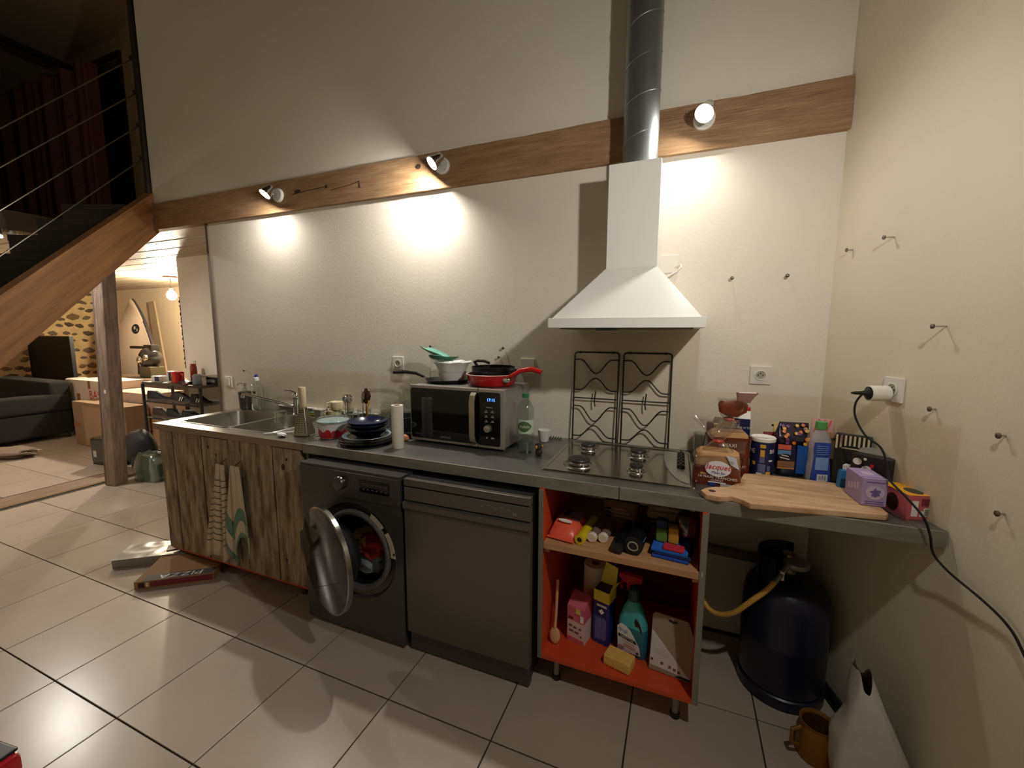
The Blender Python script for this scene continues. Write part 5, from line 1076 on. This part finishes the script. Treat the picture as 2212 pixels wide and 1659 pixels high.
def bag_loop(q, n=56):
    z = .40*q; lf = -.045-.018*math.sin(q*5)+.006*q; rt = min(.150, .205-.46*z); dp = .075*(1-.45*q); out = []
    for k in range(n):
        t = 2*math.pi*k/n; c_, s_ = math.cos(t), math.sin(t); ex = .62
        x = (lf+rt)/2+(rt-lf)/2*math.copysign(abs(c_)**ex, c_); y = dp*math.copysign(abs(s_)**ex, s_)+.02*q
        w_ = noise.noise(Vector((x*14, y*14+3, z*11)))*.016*(1 if c_ < .6 else .3)
        zz = z+((.045*max(0, -c_)**2+.02*math.cos(3*t)-.03*max(0, -s_)*(1-abs(c_))) if q > .8 else 0)*(q-.8)/.2
        out.append((x+w_*c_, y+w_*s_*1.3, zz))
    return out
bgm = MB(); bgm.loft([bag_loop(i/14) for i in range(15)], cap1=False); bgm.build('bag', M('white bag film', (204, 198, 192), .28, bump=(9, .6, I3)), pb2, sharp=80)
bin_ = MB(); bin_.loft([[(x*.93+.002, y*.9, z-.004) for x, y, z in bag_loop(i/14)] for i in range(6, 15)], cap0=True, cap1=False); bin_.build('bag_inside_shaded', M('shaded bag inside', (120, 110, 98), .6), pb2, sharp=80)  # inside of the same bag, its shade put into a greyer colour
text('SKL', .070, 'lettering', ink_m, pb2, (-.005, -.108, .080), xd=(1, .05, -.5), yd=(.5, 0, 1), off=.002)
yj = T('yellow_jug', 'yellow and brown plastic jug on the floor between the gas bottle and bag', 'jug', (-.075, -.575, 0), R(20)); MB().lathe([(.052, 0), (.056, .004), (.060, .09), (.050, .125), (.054, .132), (.050, .132), (.045, .12), (.054, .09), (.050, .01), (.001, .009)], n=32).build('body', M('ochre plastic', (124, 80, 18), .4), yj); MB().lathe([(.049, .122), (.001, .121)], n=26).build('contents', M('dark brown liquid', (50, 28, 16), .3), yj); MB().tube([(-.055, 0, .11), (-.085, 0, .10), (-.085, 0, .05), (-.058, 0, .04)], .007, 8).build('handle', M('ochre plastic', ()), yj)

# ================================================================== FLOOR AT THE LEFT
pz = T('pizza_box', 'flat pizza box with red and black print poking out under the sink cabinet', 'pizza box', (-3.38, -.655, 0), R(37))
MB().box((-.20, -.19, 0), (.20, .19, .046), .002).build('box', kraft_m, pz); 
MB().box((-.12, -.1915, .008), (.195, -.1895, .040)).build('red_side_print', M('wine print', (130, 30, 36), .6), pz); patch(pz, 'dark_square', M('dark wine', (60, 20, 22), .6), (-.165, -.1905, .023), .03, .030); patch(pz, 'side_mark', M('cream stripe', ()), (-.135, -.1905, .024), .014, .026)
text('PIZZA', .060, 'lettering', whiteink_m, pz, (.02, -.155, .0462), xd=(-1, 0, 0), yd=(0, -1, 0), xs=1.4); MB().box((-.16, -.187, .0455), (.195, -.125, .0462)).build('dark_strip', M('dark strip', (66, 56, 50), .7), pz)
sf = T('silver_tray', 'shallow foil tray under clear film on the floor beside the pizza box', 'tray', (-3.715, -.645, 0), R(37)); MB().box((-.205, -.105, 0), (.205, .105, .052), .004).build('box', M('grey parcel', (150, 140, 130), .5), sf); 
fm = MB(); fm.grid(lambda u, v: (-.206+.412*u, -.106+.212*v, .054+.004*noise.noise(Vector((u*7, v*5, 1)))), 24, 14); fm.build('film_cover', M('silvery film', (150, 144, 138), .32, .25), sf, sharp=180)
patch(sf, 'white_paper', paper_m, (.10, -.01, .059), .09, .08, xd=(1, .3, 0), yd=(-.3, 1, 0)); 
rt = T('red_toy_box', 'red and black box at the bottom left of the frame', 'box', (-2.68, -1.775, 0), R(8)); MB().box((-.14, -.11, 0), (.14, .11, .085), .025).build('shell', M('toy red', (170, 16, 30), .3), rt); MB().box((-.12, .02, .08), (.12, .108, .092), .008).build('black_top', black_m, rt)

# ================================================================== NEXT ROOM
wk = T('water_pack', 'shrink-wrapped pack of water bottles on the floor beside the timber post', 'water pack', (-5.44, .22, 0), R(8))
for i in range(3):
    for j in range(2):
        MB().lathe([(.038, 0), (.042, .004), (.042, .20), (.034, .235), (.013, .26), (.013, .28), (.001, .281)], (-.09+.088*i, -.045+.088*j, 0), 18).build('bottle', M('green tinted bottle', (160, 186, 176), .15, alpha=.6), wk)
mb = MB(); mb.loft([rr(0, 0, w_, d_, .05, z, n=4, wob=.02, seed=2) for w_, d_, z in ((.29, .19, .001), (.30, .20, .06), (.30, .20, .13), (.29, .19, .20), (.24, .15, .265))]); mb.build('shrink_film', film('shrink film', (226, 238, 232), .22, .25), wk, sharp=70)
bkb = T('brown_bin', 'small dark brown bin half hidden behind the sink cabinet', 'bin', (-5.13, .36, 0)); MB().lathe([(.115, 0), (.12, .004), (.135, .19), (.128, .19), (.112, .01), (.001, .009)], n=32).build('bin', M('brown leather bin', (48, 36, 32), .6), bkb)
bg1 = T('black_case', 'upright glossy black case left of the timber post', 'case', (-6.42, .34, 0), R(6)); MB().box((-.20, -.09, .015), (.20, .09, .31), .03).build('case', M('black vinyl', (20, 20, 24), .25, bump=(6, .5, I3)), bg1); MB().tube([(-.06, -.02, .305), (-.05, -.02, .335), (.05, -.02, .335), (.06, -.02, .305)], .009, 8).build('handle', chrome_m, bg1); MB().box((-.21, -.07, 0), (.21, .07, .02), .004).build('base', black_m, bg1)
patch(bg1, 'sticker', M('pale sticker', (170, 166, 160), .5), (-.12, -.091, .13), .05, .07)
bg2 = T('round_bag', 'round dark bag between the post and the shoe rack', 'bag', (-6.00, .40, 0)); bgg = MB(); bgg.blob((0, 0, .21), (.21, .12, .21), 3, .12); bgg.build('bag', M('black nylon', (28, 28, 34), .6), bg2, sharp=180); MB().box((.05, -.13, .02), (.20, -.05, .15), .03).build('pocket', M('black nylon', ()), bg2)

# shoe rack with clutter on top
rk = T('shoe_rack', 'dark metal shoe rack against the alcove wall', 'rack', (-6.13, .54, 0)); rm_ = M('dark rack metal', (52, 50, 50), .5, .3)
MB().box((0, 0, .895), (1.02, .30, .92), .003).build('top_shelf', M('dark rack board', (70, 62, 56), .5), rk)
for z in (.725, .54, .18):
    s_ = MB(); 
    for k in range(7): s_.tube([(0, .02+.043*k, z-.02), (1.0, .02+.043*k, z-.02)], .004, 6)
    so = s_.build('wire_shelf', rm_, rk)
    MB().box((0, -.004, z-.03), (1.02, .004, z-.015)).build('front_rail', rm_, so)
for x in (.012, 1.0):
    for y in (.0, .29): MB().box((x-.012, y-.012, 0), (x+.012, y+.012, .90), .003).build('leg', rm_, rk)
def shoe(loc, rz, col, label, marks=None, s=1.):
    t = T('shoe', label, 'shoe', loc, rz); n = 12; L = []
    for i in range(n+1):
        q = i/n; x = -.14+.28*q; hw = .034+.010*math.sin(q*3.0)-.022*max(0, q-.82)/.18-.010*max(0, .12-q)/.12
        h = .105-.005*q if q < .35 else .10-.06*min(1, (q-.35)/.4)-.012*max(0, (q-.75)/.25)
        L.append([(x*s, hw*s, .018), (x*s, hw*.95*s, h*.6*s), (x*s, hw*.5*s, h*s), (x*s, -hw*.5*s, h*s), (x*s, -hw*.95*s, h*.6*s), (x*s, -hw*s, .018)])
    MB().loft(L).build('upper', M('shoe %d%d%d' % col, col, .7), t, sharp=60)
    MB().loft([[(a, b*1.08, z) for a, b, _ in (l[0], l[-1])]+[(a, b*1.08, z+.02) for a, b, _ in (l[-1], l[0])] for l in L for z in (0,)]).build('sole', M('sole grey', (96, 86, 76), .7), t)
    if marks:
        for k in range(marks): patch(t, 'side_stripe', whiteink_m, (-.02+.03*k, -.044, .048), .012, .045, xd=(1, 0, 0), yd=(.35, .18, 1), off=.004)
    return t
shoe((-5.98, .62, .7105), R(12), (24, 22, 24), 'black shoe at the left of the upper rack shelf'); shoe((-5.78, .66, .7105), R(170), (34, 28, 26), 'dark brown shoe second on the upper rack shelf'); shoe((-5.52, .62, .7105), R(8), (40, 32, 28), 'dark trainer with two pale chevrons on the upper rack shelf', 2); shoe((-5.24, .62, .7105), R(6), (22, 22, 24), 'black trainer with three white stripes at the right of the upper shelf', 3)
shoe((-5.92, .62, .5255), R(10), (56, 36, 26), 'brown leather shoe at the left of the lower rack shelf'); shoe((-5.68, .62, .5255), R(6), (18, 18, 20), 'black trainer in the middle of the lower rack shelf'); shoe((-5.42, .64, .5255), R(14), (26, 24, 24), 'black shoe at the right of the lower rack shelf')
ZR = .9205
def small_box(loc, dim, col, label, nm='small_box', cat='box', rz=0, strip=None):
    t = T(nm, label, cat, loc, rz); MB().box((-dim[0]/2, -dim[1]/2, 0), (dim[0]/2, dim[1]/2, dim[2]), .003).build('box', M('box %d %d %d' % col, col, .5), t)
    if strip: patch(t, 'printed_side', M('strip %d %d %d' % strip, strip, .5), (dim[0]*.2, -dim[1]/2-.0005, dim[2]/2), dim[0]*.55, dim[2]*.8)
small_box((-5.95, .62, ZR), (.15, .08, .065), (220, 214, 204), 'white and navy small box at the left end of the rack top', strip=(40, 44, 70)); small_box((-5.80, .66, ZR), (.07, .05, .12), (200, 196, 190), 'upright white and black box on the rack top', strip=(20, 20, 22))
mg = T('red_mug', 'red mug on the shoe rack top', 'mug', (-5.63, .63, ZR)); MB().lathe([(.045, 0), (.052, .004), (.054, .125), (.050, .125), (.047, .01), (.001, .009)], n=28).build('cup', M('red mug glaze', (196, 34, 30), .3), mg); MB().tube([(.05, 0, .10), (.085, 0, .09), (.085, 0, .045), (.05, 0, .03)], .008, 8).build('handle', M('red mug glaze', ()), mg)
lathe_thing('red_tin', 'tall narrow red-brown tin behind the red mug', 'tin', (-5.58, .76, ZR), [(.030, 0), (.032, .003), (.032, .17), (.026, .18), (.026, .20), (.001, .201)], M('brick red tin', (150, 52, 34), .4), part='tin')
lathe_thing('pale_blue_pot', 'pale blue and white pot on the right part of the rack top', 'pot', (-5.29, .62, ZR), [(.040, 0), (.044, .003), (.044, .095), (.034, .10), (.034, .108), (.001, .109)], M('pale blue pot', (176, 192, 214), .4), part='pot')
lathe_thing('lip_balm', 'small white and pink tube standing at the right end of the rack top', 'tube', (-5.15, .60, ZR), [(.016, 0), (.018, .002), (.018, .085), (.001, .086)], M('pink white tube', (222, 200, 200), .4), part='tube')
small_box((-5.46, .62, ZR), (.16, .09, .028), (30, 28, 28), 'black wallet lying between the mug and the blue pot', 'wallet', 'wallet', .1); small_box((-5.40, .57, ZR), (.07, .04, .02), (150, 84, 66), 'small reddish box at the rack edge before the wallet'); small_box((-5.70, .56, ZR), (.07, .04, .012), (226, 222, 212), 'folded white paper before the red mug', 'folded_paper', 'paper', .2)
lt = T('letter_tray', 'black letter tray with white papers at the back of the rack top', 'tray', (-5.18, .755, ZR)); MB().box((-.16, -.07, 0), (.16, .07, .075), .006).build('tray', black_m, lt); MB().box((-.165, -.072, .075), (.165, .075, .088), .003).build('papers', paper_m, lt); MB().box((-.15, -.073, .02), (.06, -.0695, .05)).build('lower_papers', M('bluish paper', (180, 190, 206), .8), lt)

# moving boxes
def carton(x0, x1, y0, y1, z0, z1, col, label, tape=True):
    t = T('moving_box', label, 'box', ((x0+x1)/2, (y0+y1)/2, z0)); w_, d_, h_ = x1-x0, y1-y0, z1-z0
    MB().box((-w_/2, -d_/2, 0), (w_/2, d_/2, h_-.004), .004).build('box', M('carton %d' % col[0], col, .85, noise_=(3, .1, I3)), t)
    for s_ in (-1, 1): MB().box((-w_/2, min(0, s_*d_/2)+.002, h_-.004), (w_/2, max(0, s_*d_/2)-.002, h_), .001).build('flap', M('carton %d' % col[0], ()), t)
    if tape: MB().box((-.03, -d_/2-.0015, h_*.72), (.03, -d_/2+.001, h_+.001)).build('tape', M('brown tape', (150, 104, 58), .3), t)
    return t
ca = (216, 198, 180)
carton(-8.58, -7.62, .90, 1.3, 0, .40, ca, 'pale moving box at the bottom left of the stack', False)
a1 = carton(-8.58, -7.62, .90, 1.3, .401, .80, ca, 'pale moving box lettered in red on top of the left stack')
text('BAS', .17, 'lettering', M('stencil red', (196, 50, 40), .7), a1, (.12, -.201, .20)); text('DESSO', .14, 'lettering', ink_m, a1, (-.02, -.201, .075)); patch(a1, 'tape_patch', M('brown tape', ()), (-.30, -.2005, .15), .09, .12)
a2 = carton(-7.58, -6.74, .90, 1.3, .461, .69, (206, 180, 160), 'topmost pinkish box of the stack right of the post', False); text('F', .09, 'lettering', ink_m, a2, (.25, -.201, .075)); text('T', .06, 'lettering', M('faded brown', (110, 70, 50), .7), a2, (-.05, -.201, .09))
carton(-7.58, -6.74, .90, 1.3, .231, .46, (204, 174, 150), 'middle pinkish box of the stack right of the post', False); carton(-7.58, -6.74, .90, 1.3, 0, .23, (200, 168, 142), 'bottom pinkish box of the stack right of the post', False)
bx1 = carton(-7.88, -6.70, .62, .86, 0, .575, (140, 112, 84), 'brown cardboard box standing in front of the moving boxes', False); MB().box((-.592, -.122, .24), (-.45, -.1195, .30)).build('tape', M('brown tape', ()), bx1); MB().box((-.35, -.1215, .02), (.55, -.1195, .53), .001).build('front_panel', M('front kraft', (160, 130, 100), .85), bx1)
wrl = T('white_roll', 'tall white wrapped roll standing between the sofa and moving boxes', 'roll', (-8.745, 1.04, 0)); MB().lathe([(.10, 0), (.115, .01), (.118, .79), (.10, .80), (.001, .80)], n=24).build('roll', M('grey white wrap', (186, 178, 166), .6), wrl); MB().lathe([(.119, .50), (.119, .70)], n=24, cap0=False, cap1=False).build('white_wrap', paper_m, wrl)

sfa = T('sofa', 'dark grey sofa at the far left under the staircase', 'sofa', (-9.25, .45, 0)); fab = M('charcoal fabric', (14, 14, 14), .95)
MB().box((-.75, -.40, .06), (.78, .40, .40), .04).build('base', fab, sfa); MB().box((-.75, .18, .38), (.78, .42, .80), .06).build('backrest', fab, sfa); MB().box((.56, -.40, .38), (.80, .40, .62), .05).build('armrest', fab, sfa); MB().box((-.75, -.40, .38), (.0, .16, .50), .05).build('seat_cushion', fab, sfa); MB().box((.0, -.40, .38), (.55, .16, .50), .05).build('seat_cushion', fab, sfa)
for x in (-.70, .73):
    for y in (-.35, .35): MB().lathe([(.02, 0), (.02, .07)], (x, y, 0), 10).build('leg', black_m, sfa)
bbg = T('black_holdall', 'black holdall slumped before the sofa with two bright studs', 'bag', (-8.75, -.30, 0)); q = MB(); q.blob((0, 0, .27), (.33, .20, .27), 2, .25); q.build('bag', M('black nylon', ()), bbg, sharp=180)
for z in (.20, .36): MB().blob((.10, -.205, z), (.014, .01, .014), 1, .05, sub=2).build('stud', whiteink_m, bbg)
gcl = T('grey_garment', 'grey garment dropped on the floor before the holdall', 'clothing', (-7.95, -.02, 0), R(20)); q = MB(); q.blob((0, 0, .045), (.38, .17, .05), 5, .5); q.build('cloth', M('grey knit', (120, 104, 92), .95), gcl, sharp=180)
whs = T('crumpled_paper', 'white crumpled paper scraps on the floor at the far left', 'paper', (-8.35, -.42, 0)); 
for k in range(4): MB().blob((-.22+.13*k, .03*k, .02), (.06, .04, .02), k, .6).build('scrap', paper_m, whs, sharp=180)
tv = T('television', 'black television on a low black stand in front of the stone wall', 'television', (-10.25, 1.35, .60), R(-4)); MB().box((-.85, -.02, .04), (.84, .03, .80), .006).build('panel', black_m, tv); MB().box((-.835, -.024, .055), (.825, -.019, .785)).build('screen', M('matt screen', (6, 6, 7), .6, spec=.15), tv); MB().box((-.30, -.10, 0), (.30, .12, .02), .004).build('foot', black_m, tv); MB().box((-.05, -.01, .01), (.05, .02, .06)).build('neck', black_m, tv)
tst = T('television_stand', 'low black stand under the television', 'stand', (-10.25, 1.35, 0)); MB().box((-.9, -.25, .05), (.95, .22, .60), .006).build('cabinet', black_m, tst)
for x in (-.45, .48): MB().box((x-.44, -.256, .08), (x+.44, -.249, .56), .003).build('door', M('black door', (24, 23, 24), .4), tst)
for x in (-.8, .85): MB().box((x-.03, -.2, 0), (x+.03, .18, .05)).build('foot', black_m, tst)
sbd = T('sideboard', 'long dark brown sideboard behind the moving boxes', 'sideboard', (-7.95, 1.62, 0)); dkb = M('dark brown board', (70, 54, 42), .6); MB().box((-1.10, -.20, .07), (1.25, .20, .74), .004).build('body', dkb, sbd); MB().box((-1.12, -.22, .74), (1.27, .21, .775), .004).build('top', M('dark brown top', (96, 78, 62), .5), sbd)
for k in range(4): MB().box((-1.08+.585*k, -.206, .10), (-1.08+.585*k+.57, -.199, .71), .002).build('door', dkb, sbd)
for x in (-1.0, 1.15): MB().box((x-.03, -.17, 0), (x+.03, .17, .07)).build('foot', black_m, sbd)
sfb = T('surfboard', 'pale surfboard with a dark rail standing on end by the far wall', 'surfboard', (-9.22, 1.95, 0), rot=(R(-6), R(-5.5), R(6)))
def outl(k):
    pts = []
    for i in range(41):
        q = i/40; z = 2.06*q; hw = .52*k*(math.sin(math.pi*min(1, (.18+.82*q)**.92)))**.80 if q < 1 else .0
        hw = max(hw, .002); pts.append((hw, z))
    return pts
def board_mb(k, ys):
    o_ = outl(k); loop = [(x, z) for x, z in o_]+[(-x, z) for x, z in reversed(o_)]
    mb = MB(); mb.loft([[(x*sc_q, y, .03+(z-.03)*(.985 if sc_q < 1 else 1)) for x, z in loop] for y, sc_q in ys]); return mb
board_mb(1, ((-.02, .97), (-.005, 1.0), (.03, 1.0), (.05, .96))).build('rail', M('dark rail', (34, 30, 30), .5), sfb, sharp=40); board_mb(.965, ((-.024, .985), (-.012, 1.0))).build('deck', M('pale deck', (176, 152, 130), .5, noise_=(6, .12, (6, 1, 6))), sfb, sharp=40)
patch(sfb, 'round_logo', ink_m, (.10, -.0245, 1.52), .19, .17, shape='oval'); patch(sfb, 'logo_dot', M('pale deck', ()), (.08, -.0265, 1.54), .05, .06, shape='oval'); patch(sfb, 'logo_dot', M('pale deck', ()), (.135, -.0265, 1.50), .03, .05, shape='oval')
patch(sfb, 'square_logo', ink_m, (.18, -.0245, .86), .16, .24); text('S', .22, 'logo_letter', M('pale deck', ()), sfb, (.18, -.0265, .86)); patch(sfb, 'square_inner', M('pale deck', ()), (.18, -.0262, .76), .06, .02)
MB().tube([(-.50, .03, .3), (-.54, .07, 1.0), (-.44, .06, 1.55)], [.07, .08, .02], 10).build('board_bag_edge', M('black nylon', ()), sfb)
bpl = T('leaning_plank', 'narrow beige plank leaning on the far wall right of the surfboard', 'plank', (-9.44, 2.52, .002), rot=(R(-4), R(-12), 0)); MB().prism([(-.14, 0), (.16, 0), (.06, 2.08), (-.12, 2.10)], 0, .03, plane='xz').build('board', M('khaki beige board', (166, 140, 108), .7), bpl)
mch = T('coffee_machine', 'dark cluttered appliance with a long horizontal bar on the sideboard', 'appliance', (-8.12, 1.66, .7755)); MB().blob((0, 0, .30), (.17, .12, .16), 3, .3).build('body', M('dark appliance', (40, 36, 32), .4), mch, sharp=180); MB().box((-.14, -.10, 0), (.16, .10, .17), .02).build('base', M('olive appliance', (84, 76, 50), .5), mch); MB().box((-.45, -.03, .435), (.02, .02, .475), .004).build('bar', M('dark appliance', ()), mch); MB().box((-.06, -.05, .40), (.14, .06, .50), .01).build('head', M('dark appliance', ()), mch)
MB().blob((-.05, -.11, .27), (.06, .04, .06), 4, .2).build('shiny_part', M('bright metal', (210, 196, 170), .2, .9), mch); MB().blob((.07, -.10, .30), (.05, .03, .05), 6, .2).build('shiny_part', M('bright metal', ()), mch)
pdt = T('pendant_lamp', 'bare glowing globe bulb hanging from the low ceiling', 'lamp', (-7.70, 1.80, 2.285)); MB().lathe([(.09, -.018), (.09, 0), (.001, .0)], n=24).build('ceiling_rose', M('copper rose', (130, 90, 66), .5), pdt); MB().tube([(0, 0, -.018), (.004, 0, -.10), (0, 0, -.17)], .006, 8).build('flex', M('dark flex', (70, 50, 40), .6), pdt); MB().lathe([(.022, -.17), (.022, -.20), (.018, -.205)], n=18).build('bulb_holder', M('copper rose', ()), pdt)
g = MB(); g.lathe([(.018, -.205), (.045, -.225), (.062, -.265), (.056, -.305), (.03, -.335), (.001, -.342)], n=28); g.build('globe', M('glowing globe', (255, 210, 150), .5, emit=((255, 244, 216), PENDANT)), pdt)
rp_ = T('hanging_rope', 'dark knotted rope hanging down the end of the alcove wall', 'rope', (-5.885, .87, 1.05)); rb_ = MB(); rb_.tube([(.006*math.sin(i*1.1), .004*math.cos(i*1.7), i*.0125) for i in range(66)], [.011+.005*(i % 2) for i in range(66)], 8); rb_.build('rope', M('dark rope', (66, 54, 46), .9), rp_)
